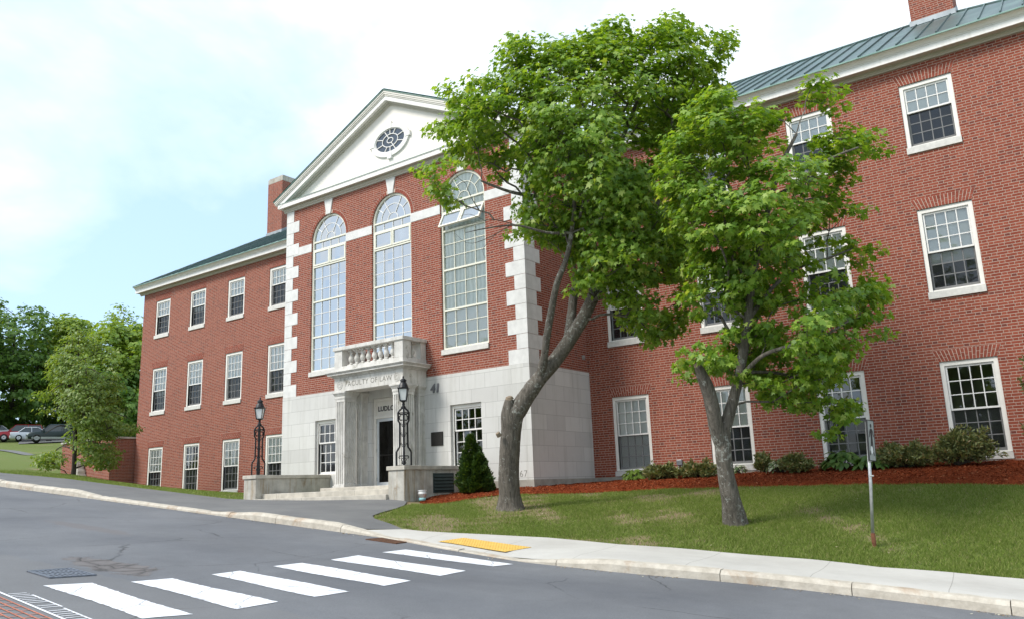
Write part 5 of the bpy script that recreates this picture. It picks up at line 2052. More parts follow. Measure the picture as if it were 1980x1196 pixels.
def grow(limbs, pts, bf=.35, step=.22, wob=.05, seed=0):
    """limbs: list of (points, radii). Joins every crown point to the growing skeleton."""
    r_ = np.random.default_rng(seed + 9)
    N, par, plen, fixed = [], [], [], []

    def add(p, pa):
        N.append(np.array(p, float))
        par.append(pa)
        plen.append(0 if pa < 0 else plen[pa] + np.linalg.norm(N[-1] - N[pa]))
        return len(N) - 1
    limb_paths = []
    for P, rad in limbs:
        P = [np.array(p, float) for p in P]
        pa = -1
        if N:
            arr = np.array(N)
            pa = int(np.argmin(((arr - P[0]) ** 2).sum(1)))
        path = []
        for i in range(len(P)):
            if i == 0:
                pa = add(P[0], pa)
                path.append(pa)
                continue
            L = np.linalg.norm(P[i] - P[i - 1])
            k = max(1, int(L / step))
            for t in range(1, k + 1):
                pa = add(P[i - 1] + (P[i] - P[i - 1]) * t / k, pa)
                path.append(pa)
        limb_paths.append(path)
    nl = len(N)
    start = [i for i in range(nl)]
    hmin = min(p[2] for p in pts) - .3 if len(pts) else 0
    order = np.argsort([min(np.linalg.norm(np.array(N) - p, axis=1)) for p in pts])
    tips = []
    cap_ = nl + len(pts) * 12
    arr = np.zeros((cap_, 3))
    pl = np.zeros(cap_)
    arr[:nl] = np.array(N)
    pl[:nl] = plen
    usable = np.ones(cap_)
    usable[:nl][np.array(N)[:, 2] < hmin - .6] = 1e3
    for oi in order:
        p = pts[oi]
        n = len(N)
        d = np.linalg.norm(arr[:n] - p, axis=1)
        c = (d + bf * pl[:n]) * usable[:n]
        # prefer joining from below
        c = c + np.maximum(0, arr[:n, 2] - p[2]) * .45
        j = int(np.argmin(c))
        L = d[j]
        k = min(10, max(1, int(L / step)))
        pa = j
        st0 = N[j]
        for t in range(1, k + 1):
            f = t / k
            q = st0 + (p - st0) * f + np.array([0, 0, .10 * L * math.sin(math.pi * f)]) * .5
            if t < k:
                q = q + r_.normal(0, wob * min(1, L), 3)
            pa = add(q, pa)
            arr[pa] = q
            pl[pa] = plen[pa]
        tips.append(pa)
    return N, par, tips, nl


def tree(name, label, cat, group, base, limbs, pts, leaf_mat_, bark, tmpl, leaf_size, per, spread, flat=.45, tipr=.006, up=.75, hang=.35, thick_n=14, stubs=(), bare_twigs=0, twig_min=0.0, lumpy=.02, expo=.5, seed=0):
    root = empty(name, base, 0, label, cat, group)
    o_ = np.array(base, float)
    N, par, tips, nl = grow(limbs, pts, seed=seed)
    cnt = np.zeros(len(N))
    for t in tips:
        cnt[t] += 1
    for i in range(len(N) - 1, -1, -1):
        if par[i] >= 0:
            cnt[par[i]] += cnt[i]
    # trunk and limbs: one smooth tapering bark mesh
    b = MB()
    for P, rad in limbs:
        P = np.array(P, float)
        # catmull-rom resample
        S, RR = [], []
        for i in range(len(P) - 1):
            p0, p1, p2, p3 = P[max(i - 1, 0)], P[i], P[i + 1], P[min(i + 2, len(P) - 1)]
            for t in np.linspace(0, 1, 9)[:-1]:
                S.append(.5 * ((2 * p1) + (-p0 + p2) * t + (2 * p0 - 5 * p1 + 4 * p2 - p3) * t * t + (-p0 + 3 * p1 - 3 * p2 + p3) * t ** 3))
                RR.append(rad[i] + (rad[i + 1] - rad[i]) * t)
        S.append(P[-1])
        RR.append(rad[-1])
        k0 = len(b.v)
        if name == 'maple_tree':
            RR = [q_ * .90 for q_ in RR]
        b.tube([s - o_ for s in S], RR, thick_n)
        for k in range(k0, len(b.v)):     # knobbly bark
            ring = (k - k0) // thick_n
            if ring >= len(S):
                continue
            c = S[ring] - o_
            v = np.array(b.v[k])
            dv = v - c
            nn = noise3((v * 1.0)[None], 5.0)[0] * .7 + noise3(v[None], 13.0)[0] * .3
            b.v[k] = tuple(c + dv * (1 + lumpy * 4 * nn))
    trunk = b.build('trunk', bark, root, True)
    for (p, q_, r0, r1) in stubs:
        s_ = MB()
        s_.tube([np.array(p) - o_, np.array(q_) - o_], [r0, r1], 12)
        s_.build('cut_end', M_cut, trunk)
    # twigs
    b = MB()
    lr = 1.0
    for i in range(nl, len(N)):
        p = par[i]
        r0 = min(.045, tipr * max(1, cnt[p]) ** expo) if p >= nl else min(.045, tipr * max(1, cnt[i]) ** expo * 1.05)
        r1 = min(.045, tipr * max(1, cnt[i]) ** expo)
        if max(r0, r1) < twig_min:
            continue
        b.tube([N[p] - o_, N[i] - o_], [r0, r1], 5 if r0 > .015 else 3, cap=False)
    if b.v:
        b.build('branches', bark, root, True, fixn=False)
    # leaves
    T_ = np.array([N[t] for t in tips])
    D_ = np.array([N[t] - N[par[t]] for t in tips])
    D_ /= np.linalg.norm(D_, axis=1, keepdims=True) + 1e-9
    ctr = T_.mean(0)
    c = np.repeat(T_, per, 0)
    out_ = np.repeat(D_, per, 0)
    m_ = len(c)
    off = rng.normal(0, 1, (m_, 3))
    off /= np.linalg.norm(off, axis=1, keepdims=True) + 1e-9
    off *= (rng.uniform(0, 1, (m_, 1)) ** .45) * spread
    off[:, 2] *= flat
    c = c + off + out_ * spread * .25
    outw = c - ctr
    outw /= np.linalg.norm(outw, axis=1, keepdims=True) + 1e-9
    nr = np.array([0, 0, up]) + outw * .5 + off / spread * .45 + rng.normal(0, .38, (m_, 3))
    ax = off / spread + np.array([0, 0, -hang]) + rng.normal(0, .45, (m_, 3))
    sz = leaf_size * rng.uniform(.45, 1.4, m_)
    V = leaves(c - o_, nr, sz, tmpl, ax)
    big_mesh('crown', V, tmpl.shape[0], leaf_mat_, root)
    return root


# ---- the two maples on the lawn
D1 = 18.15


def L1(*p):
    return [at(u_, v_, D1 + d_) for u_, v_, d_ in p]


t1base = np.array([6.6, -6.2, G1(6.6, -6.2) - .03])
lim = [
    ([t1base + [0.03, 0, -.15], t1base + [.02, 0, .05]] + L1((985, 955, 0), (984, 900, 0), (988, 840, 0), (992, 805, 0), (1002, 790, .0), (1020, 762, .02), (1046, 728, .05), (1078, 690, .05), (1112, 640, .05), (1140, 590, .1), (1153, 556, .1), (1166, 505, .1), (1165, 440, .1), (1150, 385, .05), (1130, 320, 0), (1135, 240, 0)),
     [.46, .36, .265, .248, .245, .25, .225, .205, .188, .178, .168, .155, .145, .14, .12, .10, .075, .05]),
    (L1((988, 850, 0), (986, 815, -.02), (984, 795, -.03), (985, 772, -.03)), [.22, .22, .18, .11]),
    (L1((1042, 738, .05), (1052, 690, -.15), (1058, 645, -.3), (1068, 590, -.45), (1078, 545, -.55), (1095, 500, -.6), (1105, 450, -.7), (1110, 380, -.8), (1085, 310, -1)), [.13, .10, .092, .085, .078, .065, .055, .045, .03]),
    (L1((1098, 662, .05), (1106, 600, .3), (1112, 560, .5), (1132, 510, .7), (1150, 460, .9), (1190, 410, 1.1), (1215, 330, 1.3)), [.12, .115, .11, .095, .08, .065, .04]),
    (L1((1150, 565, .1), (1185, 530, -.1), (1225, 480, -.3), (1260, 420, -.5), (1290, 330, -.6), (1300, 230, -.5)), [.10, .085, .08, .065, .05, .03]),
    (L1((1165, 450, .1), (1130, 410, .1), (1060, 385, 0), (990, 372, -.2), (930, 350, -.3)), [.075, .065, .05, .04, .022]),
    (L1((1150, 385, .05), (1190, 300, .2), (1230, 200, .3), (1260, 110, .3)), [.07, .055, .045, .025]),
    (L1((1130, 320, 0), (1070, 240, -.2), (1020, 180, -.3)), [.06, .045, .025]),
    (L1((1105, 450, -.7), (1060, 450, -.9), (1000, 436, -1.0), (950, 440, -1.1), (900, 450, -1.2)), [.035, .03, .022, .015, .008]),
    (L1((1000, 436, -1.0), (955, 425, -1.1), (915, 432, -1.2), (872, 440, -1.3)), [.012, .009, .006, .004]),
    (L1((985, 437, -1.0), (940, 462, -1.05), (905, 470, -1.1), (880, 452, -1.1)), [.010, .008, .005, .003]),
    (L1((960, 452, -1.05), (935, 480, -1.0), (938, 500, -1.0)), [.007, .005, .003]),
    (L1((940, 428, -1.1), (910, 415, -1.2), (890, 418, -1.2)), [.007, .005, .003]),
]
poly1 = [(806, 250), (815, 318), (835, 372), (868, 398), (900, 380), (925, 368), (950, 405), (975, 420), (988, 395), (1012, 420), (1000, 446), (1050, 475), (1085, 470), (1110, 500), (1095, 540), (1080, 560), (1105, 575), (1160, 570), (1200, 602), (1235, 640), (1252, 652), (1290, 655), (1338, 612), (1332, 560), (1345, 500), (1335, 420), (1340, 330), (1388, 262), (1384, 190), (1376, 140), (1410, 90), (1387, 58), (1332, 68), (1300, 38), (1262, 32), (1238, 76), (1195, 42), (1172, 45), (1130, 86), (1088, 78), (1040, 84), (1012, 72), (985, 78), (975, 122), (950, 152), (917, 148), (905, 178), (864, 172), (892, 216), (868, 238), (838, 245)]


def ok1(p):
    if p[0] < HW + .3 and p[1] > PY - .6:
        return False
    return p[1] < -.5


c1 = crown_points(poly1, D1 + .1, 2.7, 760, 190, .22, -.11, 1.35, ok1, 1)
tree('maple_tree', 'big leaning maple with a sawn stump fork in front of the white pediment corner', 'tree', 'maples on the lawn', tuple(t1base), lim, c1, M_leaf, M_bark, MAPLE, .115, 54, .36, flat=.42,
     stubs=[(at(985, 771, D1 - .03), at(984, 766, D1 - .04), .10, .07), (at(966, 842, D1 - .2), at(962, 836, D1 - .22), .06, .05)], seed=1)

D2 = 14.85


def L2(*p):
    return [at(u_, v_, D2 + d_) for u_, v_, d_ in p]


t2base = np.array([11.84, -6.42, G1(11.84, -6.42) - .03])
lim = [
    ([t2base + [.02, 0, -.15], t2base + [.0, 0, .03]] + L2((1412, 960, 0), (1402, 905, 0), (1398, 860, 0), (1402, 828, 0), (1414, 785, .02), (1426, 740, .05), (1437, 680, .05), (1446, 620, .05), (1452, 560, .1), (1462, 500, .1), (1475, 450, .1), (1490, 385, .0), (1510, 320, -.1), (1540, 260, -.1)),
     [.32, .265, .182, .165, .16, .125, .112, .10, .095, .088, .08, .072, .065, .055, .042, .028]),
    (L2((1400, 872, 0), (1386, 830, -.05), (1378, 790, -.1), (1368, 750, -.12), (1356, 722, -.14), (1349, 706, -.15)), [.13, .145, .14, .13, .11, .075]),
    (L2((1426, 735, .05), (1470, 690, -.3), (1520, 670, -.6), (1580, 655, -.9), (1640, 620, -1.0)), [.05, .042, .035, .028, .018]),
    (L2((1446, 620, .05), (1490, 560, .3), (1540, 520, .5), (1600, 500, .6), (1650, 480, .6)), [.05, .042, .035, .028, .016]),
    (L2((1475, 450, .1), (1430, 400, .4), (1400, 340, .6), (1370, 270, .7)), [.05, .04, .032, .02]),
    (L2((1490, 385, 0), (1550, 350, -.3), (1600, 310, -.5), (1660, 285, -.6)), [.045, .035, .028, .015]),
    (L2((1437, 680, .05), (1410, 640, .4), (1380, 590, .7), (1350, 560, .9)), [.04, .032, .024, .014]),
    (L2((1430, 720, .05), (1500, 720, .3), (1560, 740, .5), (1600, 770, .6)), [.038, .03, .024, .014]),
]
poly2 = [(1588, 140), (1612, 185), (1612, 240), (1650, 262), (1688, 262), (1708, 290), (1682, 305), (1648, 290), (1630, 345), (1655, 372), (1662, 408), (1636, 420), (1660, 445), (1692, 482), (1680, 510), (1707, 545), (1700, 590), (1690, 630), (1707, 668), (1672, 690), (1650, 700), (1662, 735), (1640, 770), (1635, 810), (1606, 835), (1575, 800), (1540, 790), (1490, 782), (1462, 745), (1430, 735), (1400, 705), (1378, 722), (1325, 735), (1318, 690), (1372, 668), (1420, 640), (1405, 600), (1395, 540), (1368, 545), (1375, 610), (1340, 600), (1310, 540), (1302, 480), (1315, 420), (1282, 335), (1300, 268), (1340, 205), (1395, 178), (1430, 212), (1495, 192), (1538, 205), (1566, 165)]
c2 = crown_points(poly2, D2, 1.75, 450, 130, .18, -.05, 1.7, lambda p: p[1] < -.7, 2)
tree('maple_tree', 'smaller forked maple with a sawn off limb in front of the right wing', 'tree', 'maples on the lawn', tuple(t2base), lim, c2, M_leaf, M_bark, MAPLE, .108, 50, .29, flat=.42,
     stubs=[(at(1349, 707, D2 - .15), at(1346, 701, D2 - .155), .07, .055), (at(1416, 742, D2 - .12), at(1413, 737, D2 - .16), .045, .038)], seed=2, tipr=.005)


# ---- pale feathery tree beside the retaining wall
tb = np.array([-15.6, -4.9, G1(-15.6, -4.9)])
D3 = float((tb - CAM) @ FW)


def L3(*p):
    return [at(u_, v_, D3 + d_) for u_, v_, d_ in p]


lim = [([tb + [0, 0, -.15]] + L3((143, 905, 0), (145, 850, 0), (147, 790, 0), (151, 720, 0), (152, 650, 0)), [.12, .085, .075, .06, .04, .015])]
for v_, du, dd in ((840, 90, 1), (830, -60, -1), (800, 105, -1), (790, -50, 1), (760, 70, 1.2), (750, -50, -1.2), (720, 55, -1), (700, -35, 1), (870, -50, .8), (860, 60, -1)):
    lim.append((L3((146, v_, 0), (146 + du * .5, v_ - 8, dd * .6), (146 + du, v_ + 8, dd)), [.035, .022, .008]))
poly3 = [(152, 632), (172, 660), (205, 668), (222, 700), (212, 725), (238, 745), (230, 770), (262, 800), (268, 835), (225, 838), (205, 850), (222, 880), (205, 905), (165, 890), (148, 900), (110, 905), (78, 897), (74, 878), (112, 866), (118, 850), (128, 820), (84, 790), (72, 755), (100, 742), (105, 700), (120, 670)]
c3 = crown_points(poly3, D3, 1.9, 470, 60, .19, -.14, 1.7, lambda p: not (p[0] > -20.3 and p[1] > -1.4), 3)
tree('feathery_tree', 'pale feathery young tree standing in front of the brick retaining wall', 'tree', None, tuple(tb), lim, c3, M_leaff, M_bark2, OVAL, .12, 32, .36, flat=.34, tipr=.006, hang=.5, seed=3)


# ---- trees on the hill behind
def hill_tree(name, label, px, py_base, d, poly, T, n, per, size, lm, seed, spread, group='trees on the hillside', gap=-.38, trunk_r=.28, twig_min=.02):
    b0 = at(px, py_base, d)
    b0[2] = min(b0[2], G1(b0[0], b0[1]))
    b0 = np.array([b0[0], b0[1], G1(b0[0], b0[1])])
    top = min(p[1] for p in poly)
    mid = sum(p[0] for p in poly) / len(poly)
    P = [b0 + [0, 0, -.2]] + [at(px + (mid - px) * t, py_base + (top - py_base) * t, d) for t in (.25, .5, .75, .9)]
    lim_ = [(P, [trunk_r * 1.25, trunk_r, trunk_r * .75, trunk_r * .4, .05])]
    c = crown_points(poly, d, T, n, 45, size * 1.3, gap, .45, None, seed)
    return tree(name, label, 'tree', group, tuple(b0), lim_, c, lm, M_bark2, LUMP, size, per, spread, flat=.55, tipr=.02, seed=seed, twig_min=twig_min)


hill_tree('broad_tree', 'big dark green tree at the left edge above the parked cars', 20, 845, 97, [(-95, 610), (-40, 588), (0, 584), (22, 598), (40, 600), (62, 591), (75, 600), (92, 622), (90, 650), (105, 675), (98, 720), (108, 760), (92, 800), (60, 826), (0, 835), (-80, 830), (-120, 720)], 6.5, 420, 34, .42, M_leafd, 11, 1.15)
hill_tree('broad_tree', 'dark dense tree right behind the parked dark car', 118, 846, 104, [(70, 690), (100, 640), (130, 620), (160, 640), (175, 700), (175, 790), (150, 835), (90, 838), (65, 790)], 5, 240, 32, .42, M_leafd, 12, 1.2)
hill_tree('fresh_green_tree', 'bright green round tree behind the feathery tree, farthest left of the bright ones', 130, 846, 99, [(92, 640), (112, 622), (138, 612), (165, 622), (185, 645), (185, 740), (160, 800), (110, 800), (90, 720)], 5, 240, 32, .40, M_leafm, 13, 1.15)
hill_tree('fresh_green_tree', 'bright green tree standing close to the building corner', 225, 850, 76, [(175, 660), (195, 632), (222, 620), (250, 640), (275, 632), (300, 660), (305, 760), (285, 820), (220, 835), (180, 800), (168, 720)], 5, 300, 34, .36, M_leafm, 14, 1.0)
hill_tree('thin_tree', 'tall thin tree with sparse twigs rising above the bright green trees', 228, 850, 84, [(205, 640), (212, 610), (228, 586), (245, 600), (262, 612), (275, 640), (270, 700), (215, 700)], 3, 90, 10, .30, M_leafm, 15, .8, gap=-.1, trunk_r=.16, twig_min=.0)
hill_tree('broad_tree', 'shaded dark tree low between the feathery tree and the building', 200, 856, 72, [(150, 740), (185, 715), (235, 720), (290, 730), (300, 800), (285, 850), (180, 852), (150, 810)], 4, 240, 32, .36, M_leafd, 16, 1.0)
hill_tree('broad_tree', 'dark tree partly cut off by the left edge, behind the red car', -60, 845, 92, [(-170, 640), (-120, 600), (-60, 612), (-10, 640), (5, 720), (-10, 800), (-60, 835), (-150, 830)], 5.5, 260, 30, .45, M_leafd, 17, 1.2)

# ------------------------------------------------------------------ planting along the wall
def plant(name, label, cat, x, y, V, mat, group=None, stem=None):
    z = float(mulch_z(np.array([x]), np.array([y]))[0])
    root = empty(name, (x, y, z), 0, label, cat, group)
    big_mesh('foliage', V, V.shape[1], mat, root)
    b = MB()
    for s in (stem or [((0, 0, -.05), (0, 0, .15), .02)]):
        b.tube([s[0], s[1]], [s[2], s[2] * .6], 6)
    b.build('stem', M_bark2, root)
    return root


def arborvitae():
    cs, ns, ax = [], [], []
    for (cx_, cy2, h, r_) in ((-.08, 0, 1.45, .40), (.20, -.02, .95, .36), (.0, .15, 1.15, .36)):
        m_ = 5200
        t = rng.uniform(0, 1, m_) ** 1.35
        th = rng.uniform(0, 2 * np.pi, m_)
        lump_ = 1 + .16 * np.sin(th * 5 + t * 9 + cx_ * 20) + .12 * np.sin(th * 3 - t * 17) + rng.normal(0, .07, m_)
        rr = r_ * np.clip(1 - t, 0, 1) ** .62 * np.minimum(1, .72 + t * 2.2) * lump_ * rng.uniform(.62, 1.02, m_)
        cs.append(np.stack([cx_ + rr * np.cos(th), cy2 + rr * np.sin(th), t * h], 1))
        o = np.stack([np.cos(th), np.sin(th), np.full(m_, .3)], 1)
        ns.append(np.cross(o, rng.normal(0, 1, (m_, 3))))
        ax.append(o * .6 + np.array([0, 0, 1.0]) + rng.normal(0, .3, (m_, 3)))
    return leaves(np.concatenate(cs), np.concatenate(ns), rng.uniform(.05, .10, sum(map(len, cs))), NEED * np.array([3.2, 1, 1]), np.concatenate(ax))


plant('arborvitae', 'dark green cone shaped arborvitae beside the louvre vent and stone base', 'shrub', 4.05, -4.25, arborvitae(), M_arb, stem=[((-.1, 0, -.05), (-.1, 0, .9), .03), ((.22, -.05, -.05), (.22, -.05, .6), .025)])


def juniper(rx_, ry_, h, nb, seed, lean=(0, 0), dens=46):
    r_ = np.random.default_rng(seed)
    cs, ns, ax = [], [], []
    st_ = []
    for i in range(nb):
        th = r_.uniform(0, 2 * np.pi)
        el = r_.uniform(.25, 1.25)
        L = r_.uniform(.6, 1.0)
        e = np.array([math.cos(th) * math.cos(el) * rx_ * 1.15 + lean[0] * L, math.sin(th) * math.cos(el) * ry_ * 1.15 + lean[1] * L, math.sin(el) * h]) * L
        st_.append(((0, 0, 0), tuple(e * .95), .008))
        t = r_.uniform(.25, 1, dens) ** .8
        p = e[None] * t[:, None] + r_.normal(0, .035, (dens, 3))
        p[:, 2] += .04 * np.sin(t * 3)
        d_ = e / np.linalg.norm(e)
        for q in p:
            for _ in range(3):
                cs.append(q)
                a = d_ + r_.normal(0, .75, 3)
                ax.append(a)
                ns.append(np.cross(a, r_.normal(0, 1, 3)))
    return leaves(np.array(cs), np.array(ns), r_.uniform(.05, .11, len(cs)), NEED * np.array([1.6, 1, 1]), np.array(ax)), st_


def put_juniper(label, x, y, rx_, ry_, h, nb, seed, lean=(0, 0), dens=46, name='juniper', mat=M_jun, cat='shrub', group='junipers along the right wing'):
    V, st_ = juniper(rx_, ry_, h, nb, seed, lean, dens)
    return plant(name, label, cat, x, y, V, mat, group, st_)


put_juniper('low brownish juniper below the small utility box', 7.75, -.85, .55, .40, .42, 60, 21)
put_juniper('low green juniper just left of the forked maple trunk', 8.75, -.80, .60, .42, .45, 64, 22)
put_juniper('small upright juniper beside the striped plant', 10.35, -.45, .25, .25, .55, 26, 23)
put_juniper('brownish juniper between the striped plant and the big hosta', 11.35, -1.05, .42, .36, .45, 50, 24)
put_juniper('wide dark juniper under the rightmost ground floor window, its left half', 13.7, -.85, .75, .45, .62, 80, 25)
put_juniper('tall ragged juniper with long arms under the rightmost ground floor window', 14.75, -.85, .75, .45, .85, 80, 26, (.35, 0))
V, st_ = juniper(.6, .6, 2.9, 90, 31, (0, 0), 60)
root = plant('conifer', 'spiky green conifer whose branch tips enter at the right edge', 'shrub', 16.72, -1.4, V, M_jun, None, st_ + [((0, 0, -.1), (0, 0, 2.6), .04)])


def hosta(n, r_, h, size, seed):
    g = np.random.default_rng(seed)
    th = g.uniform(0, 2 * np.pi, n)
    rr = r_ * g.uniform(.15, 1, n) ** .7
    c = np.stack([rr * np.cos(th) * .7, rr * np.sin(th) * .6, h * (1 - .75 * (rr / r_) ** 1.6) + g.uniform(-.05, .03, n)], 1)
    o = np.stack([np.cos(th), np.sin(th), np.full(n, -.25)], 1)
    nr = np.stack([np.cos(th) * .5, np.sin(th) * .5, np.ones(n)], 1) + g.normal(0, .25, (n, 3))
    st__ = [((0, 0, 0), tuple(p), .005) for p in c[::2]]
    return leaves(c, nr, size * g.uniform(.7, 1.15, n), HOST, o + g.normal(0, .25, (n, 3))), st__


V, s_ = hosta(95, .42, .34, .17, 41)
plant('hosta', 'lime green leafy hosta at the corner of the first ground floor window', 'plant', 6.75, -.55, V, M_limeh, 'hostas in the mulch bed', s_)
V, s_ = hosta(150, .60, .46, .24, 42)
plant('hosta', 'large dark hosta behind the pedestrian sign, left clump', 'plant', 12.35, -.75, V, M_hosta, 'hostas in the mulch bed', s_)
V, s_ = hosta(110, .48, .36, .22, 43)
plant('hosta', 'dark hosta behind the pedestrian sign, right clump', 'plant', 13.05, -.95, V, M_hosta, 'hostas in the mulch bed', s_)
V, s_ = hosta(150, .45, .36, .12, 44)
plant('striped_plant', 'pale variegated low plant near the second ground floor window', 'plant', 10.85, -.75, V, M_varieg, None, s_)
V, s_ = hosta(60, .25, .26, .10, 45)
plant('striped_plant', 'small pale variegated plant tucked behind the forked maple trunk', 'plant', 9.72, -.45, V, M_varieg, None, s_)

# ------------------------------------------------------------------ parked cars up the hill
def lot_z(x, y):
    return G(x, y) + .05


dirF = np.array([-.40, -.917])            # the way the lot's cars point
dirF /= np.linalg.norm(dirF)
dirR = np.array([-dirF[1], dirF[0]])      # to the cars' left
cA = at(116, 849, 83.5)[:2]
lot = [cA + dirF * a + dirR * b_ for a, b_ in ((3.6, 1.9), (3.6, -40), (-9, -40), (-9, 1.9))]
hill_sheet('parking_lot', [tuple(p) for p in lot], .05, M_walk, 2.0)
pth = [at(-20, 880, 66)[:2], at(-20, 866, 70)[:2]]
path_px = [(-30, 866, 66), (0, 864, 66), (30, 868, 62), (60, 872, 58), (78, 876, 55), (70, 880, 53), (40, 876, 57), (0, 871, 62), (-30, 872, 63)]
hill_sheet('hill_path', [tuple(at(u_, v_, d_)[:2]) for u_, v_, d_ in path_px], .04, M_walk, 1.2)


def car_paint(name, col):
    m, nt, out = new_mat(name)
    n_ = noise(nt, objco(nt), 3.0, 3)
    cc = mix(nt, n_, tuple(x * .85 for x in col), col)
    b_ = princ(nt, out, cc, .3, .5, .2)
    b_.inputs['Coat Weight'].default_value = .08
    b_.inputs['Coat Roughness'].default_value = .08
    return m


M_carglass = simple('car_glass', (.03, .04, .045), .05, .8, var=.1, obj=True)
M_tyre = simple('tyre_rubber', (.02, .02, .02), .9, .2, var=.2, obj=True)
M_rim = simple('wheel_rim', (.45, .46, .47), .3, .5, .7, var=.1, obj=True)
M_headl = simple('headlight_lens', (.70, .72, .74), .1, .7, var=.05, obj=True)
M_taill = simple('tail_light_lens', (.40, .02, .02), .15, .6, var=.05, obj=True)
M_sill2 = simple('silver_cladding', (.38, .39, .39), .5, .4, .3, var=.1, obj=True)


def make_car(name, label, cat, paint, suv, lower=None):
    """nose along +x"""
    root = empty(name, (0, 0, 0), 0, label, cat, 'cars parked on the hill')
    L, W, H = (4.6, 1.82, 1.75) if suv else (4.5, 1.74, 1.42)
    gc = .28 if suv else .20
    bz = 1.02 if suv else .88      # belt line
    hood = 1.0 if suv else .82
    b = MB()
    # body: cross-sections along the length (x, half width, bottom, belt)
    secs = [(-L / 2, .78, gc + .18, bz - .12), (-L / 2 + .12, .90, gc + .04, bz), (-L / 2 + .9, W / 2, gc, bz + .02), (-.2, W / 2, gc, bz), (.75, W / 2, gc, bz - .01), (L / 2 - .85, W / 2 - .02, gc, hood), (L / 2 - .25, .84, gc + .02, hood - .10), (L / 2, .70, gc + .14, hood - .28)]
    ring = []
    for x_, hw_, z0, z1 in secs:
        c_ = .10
        ring.append([(x_, -hw_ + .04, z0), (x_, -hw_, z0 + .12), (x_, -hw_, z1 - c_), (x_, -hw_ + c_, z1), (x_, hw_ - c_, z1), (x_, hw_, z1 - c_), (x_, hw_, z0 + .12), (x_, hw_ - .04, z0)])
    v = [p for r_ in ring for p in r_]
    n = 8
    f = [(i * n + k, (i + 1) * n + k, (i + 1) * n + (k + 1) % n, i * n + (k + 1) % n) for i in range(len(secs) - 1) for k in range(n)]
    f += [tuple(range(n)), tuple((len(secs) - 1) * n + k for k in range(n))]
    b.add(v, f)
    body = b.build('body', paint, root, True, bevel=.02)
    # cabin: glass house and roof
    if suv:
        low = [(-L / 2 + .10, .82), (1.05, .80)]
        topx = (-L / 2 + .35, .35)
    else:
        low = [(-L / 2 + .75, .76), (1.15, .76)]
        topx = (-L / 2 + 1.35, .25)
    g = MB()
    hw0, hw1 = .80, .64
    v = [(low[0][0], -hw0, bz - .03), (low[1][0], -hw0, bz - .05), (low[1][0], hw0, bz - .05), (low[0][0], hw0, bz - .03), (topx[0], -hw1, H - .06), (topx[1], -hw1, H - .06), (topx[1], hw1, H - .06), (topx[0], hw1, H - .06)]
    g.add(v, [(0, 3, 2, 1), (4, 5, 6, 7), (0, 1, 5, 4), (1, 2, 6, 5), (2, 3, 7, 6), (3, 0, 4, 7)])
    g.build('window_glass', M_carglass, root, bevel=.03)
    r_ = MB()
    r_.add([(topx[0] - .06, -hw1 - .03, H - .065), (topx[1] + .05, -hw1 - .03, H - .065), (topx[1] + .05, hw1 + .03, H - .065), (topx[0] - .06, hw1 + .03, H - .065), (topx[0] + .1, -hw1 + .1, H), (topx[1] - .15, -hw1 + .1, H), (topx[1] - .15, hw1 - .1, H), (topx[0] + .1, hw1 - .1, H)],
           [(0, 3, 2, 1), (4, 5, 6, 7), (0, 1, 5, 4), (1, 2, 6, 5), (2, 3, 7, 6), (3, 0, 4, 7)])
    for s in (-1, 1):
        for (xa, xb) in ((low[0][0], topx[0]), (low[1][0], topx[1]), ((low[0][0] + low[1][0]) / 2 - .1, (topx[0] + topx[1]) / 2)):
            r_.tube([(xa, s * (hw0 + .012), bz - .03), (xb, s * (hw1 + .012), H - .06)], .035, 4)
    r_.build('roof', paint, root)
    for s in (-1, 1):
        for xw in (-L / 2 + .85, L / 2 - .92):
            r0 = .36 if suv else .31
            w_ = MB()
            pr = [(r0 * .55, -.10), (r0 * .95, -.11), (r0, -.07), (r0, .07), (r0 * .95, .11), (r0 * .55, .10)]
            vs, fs = [], []
            for rad, yy in pr:
                for k in range(20):
                    a = 2 * math.pi * k / 20
                    vs.append((xw + rad * math.cos(a), s * (W / 2 - .09) + yy, r0 + rad * math.sin(a)))
            for i in range(len(pr)):
                for k in range(20):
                    fs.append((i * 20 + k, i * 20 + (k + 1) % 20, ((i + 1) % len(pr)) * 20 + (k + 1) % 20, ((i + 1) % len(pr)) * 20 + k))
            w_.add(vs, fs)
            wh = w_.build('wheel', M_tyre, root, True)
            rm = MB()
            yo = s * (W / 2 - .09 + .085)
            for k in range(10):
                a = 2 * math.pi * k / 10
                p = np.array([math.cos(a), math.sin(a)])
                q_ = np.array([-p[1], p[0]])
                rm.prism([tuple(np.array([xw, r0]) + p * .05 + q_ * .03), tuple(np.array([xw, r0]) + p * r0 * .58 + q_ * .04), tuple(np.array([xw, r0]) + p * r0 * .58 - q_ * .04), tuple(np.array([xw, r0]) + p * .05 - q_ * .03)], yo - .02, yo + .02, 'xz')
            rm.build('rim', M_rim, wh)
        hl = MB()
        hl.box(L / 2 - .34, L / 2 - .05, *sorted((s * .50, s * .80)), hood - .36, hood - .18)
        hl.build('headlight', M_headl, root, bevel=.03)
        tl = MB()
        tl.box(-L / 2 - .01, -L / 2 + .20, *sorted((s * .55, s * .87)), bz - .34, bz - .12)
        tl.build('tail_light', M_taill, root, bevel=.02)
        mr = MB()
        mr.box(.72, .88, *sorted((s * (W / 2 + .0), s * (W / 2 + .16))), bz - .02, bz + .12)
        mr.build('mirror', paint, root, bevel=.03)
    bp_ = MB()
    bp_.box(L / 2 - .18, L / 2 + .05, -.78, .78, gc + .0, gc + .24)
    bp_.build('bumper', lower or paint, root, bevel=.04)
    gr_ = MB()
    gr_.box(L / 2 - .10, L / 2 + .02, -.42, .42, gc + .26, hood - .24)
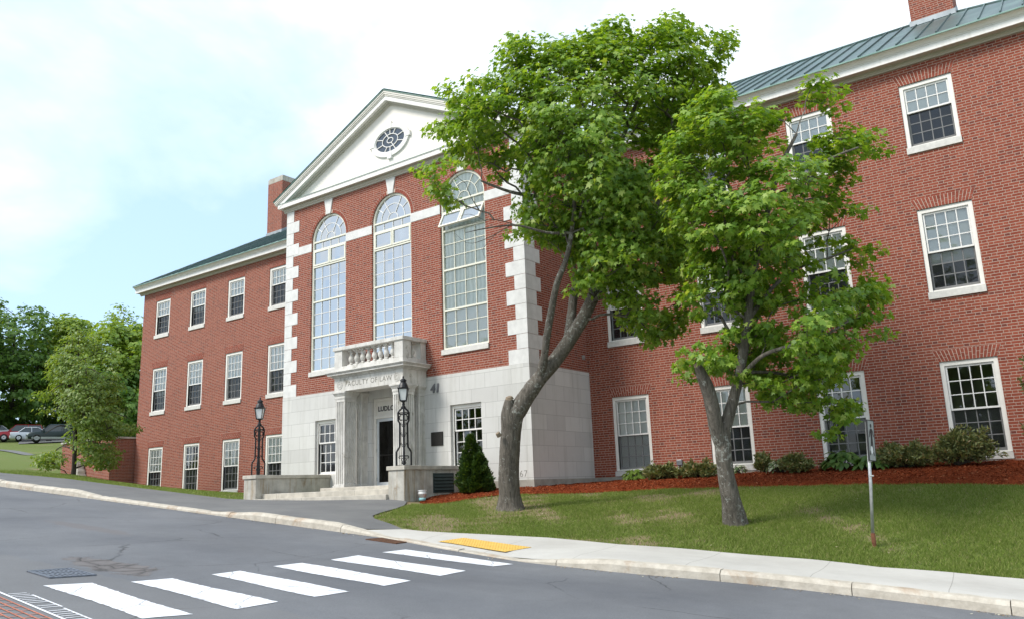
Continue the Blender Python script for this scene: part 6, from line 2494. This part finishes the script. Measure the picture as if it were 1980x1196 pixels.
    gr_.build('grille', M_tyre, root)
    if lower:
        cl_ = MB()
        for s in (-1, 1):
            cl_.box(-L / 2 + .5, L / 2 - .5, *sorted((s * (W / 2 - .05), s * (W / 2 + .015))), gc, gc + .2)
        cl_.build('cladding', lower, root)
    return root


M_red = car_paint('red_car_paint', (.32, .012, .02))
M_silver = car_paint('silver_car_paint', (.52, .55, .60))
M_darkc = car_paint('dark_car_paint', (.008, .02, .018))
M_whitec = car_paint('white_car_paint', (.66, .67, .68))


def put_car(o, px, py_, d, rev=False):
    p = at(px, py_, d)
    a = math.atan2(dirF[1], dirF[0]) + (math.pi if rev else 0)
    o.location = (p[0], p[1], float(lot_z(np.array([p[0]]), np.array([p[1]]))[0]))
    o.rotation_euler = (0, 0, a)


put_car(make_car('parked_car', 'dark sport utility car with silver lower trim, nearest the feathery tree', 'car', M_darkc, True, M_sill2), 101, 851, 82)
put_car(make_car('parked_car', 'silver sedan between the red and the dark parked cars', 'car', M_silver, False), 66, 852, 85, True)
put_car(make_car('parked_car', 'red sport utility car parked behind the silver sedan', 'car', M_red, True), 36, 853, 88.2)
put_car(make_car('parked_car', 'white car cut off by the left edge beside the red car', 'car', M_whitec, False), -16, 855, 91)

# ------------------------------------------------------------------ what stands across the road (seen in the window panes)
root = empty('gabled_house', (-22, -62, 2.0), 0, 'grey gabled house across the road behind the viewer', 'house')
b = MB()
b.prism([(-9, -5), (9, -5), (9, 7.5), (0, 13.5), (-9, 7.5)], -5, 5, 'xz')
M_grey = simple('grey_siding', (.32, .34, .35), .8, .2, var=.1)
b.build('wall', M_grey, root)
b = MB()
for s in (-1, 1):
    b.prism([(0, 13.9), (s * 9.7, 7.4), (s * 9.7, 7.1), (0, 13.55)], -5.6, 5.6, 'xz')
M_rf = simple('dark_shingle', (.10, .10, .105), .9, .2, var=.2)
b.build('roof', M_rf, root)
b = MB()
for x_ in (-5, 0, 5):
    b.box(x_ - .7, x_ + .7, 5.001, 5.06, 2.5, 4.8)
b.build('window', M_glass, root)

# trees across the road
src = bpy.data.objects['fresh_green_tree']
for i, (x_, y_, rz_, lb) in enumerate(((-6, -52, 1.0, 'round tree right of the gabled house across the road'), (8, -46, 2.2, 'round tree facing the right wing across the road'), (-40, -56, 3.6, 'round tree left of the gabled house across the road'), (16, -50, 4.5, 'round tree farthest right across the road'))):
    c_ = copy_tree(src)
    c_['label'] = lb
    c_['group'] = 'trees across the road'
    c_.location = (x_, y_, float(ground_z(np.array([x_]), np.array([y_]))[0]))
    c_.rotation_euler = (0, 0, rz_)
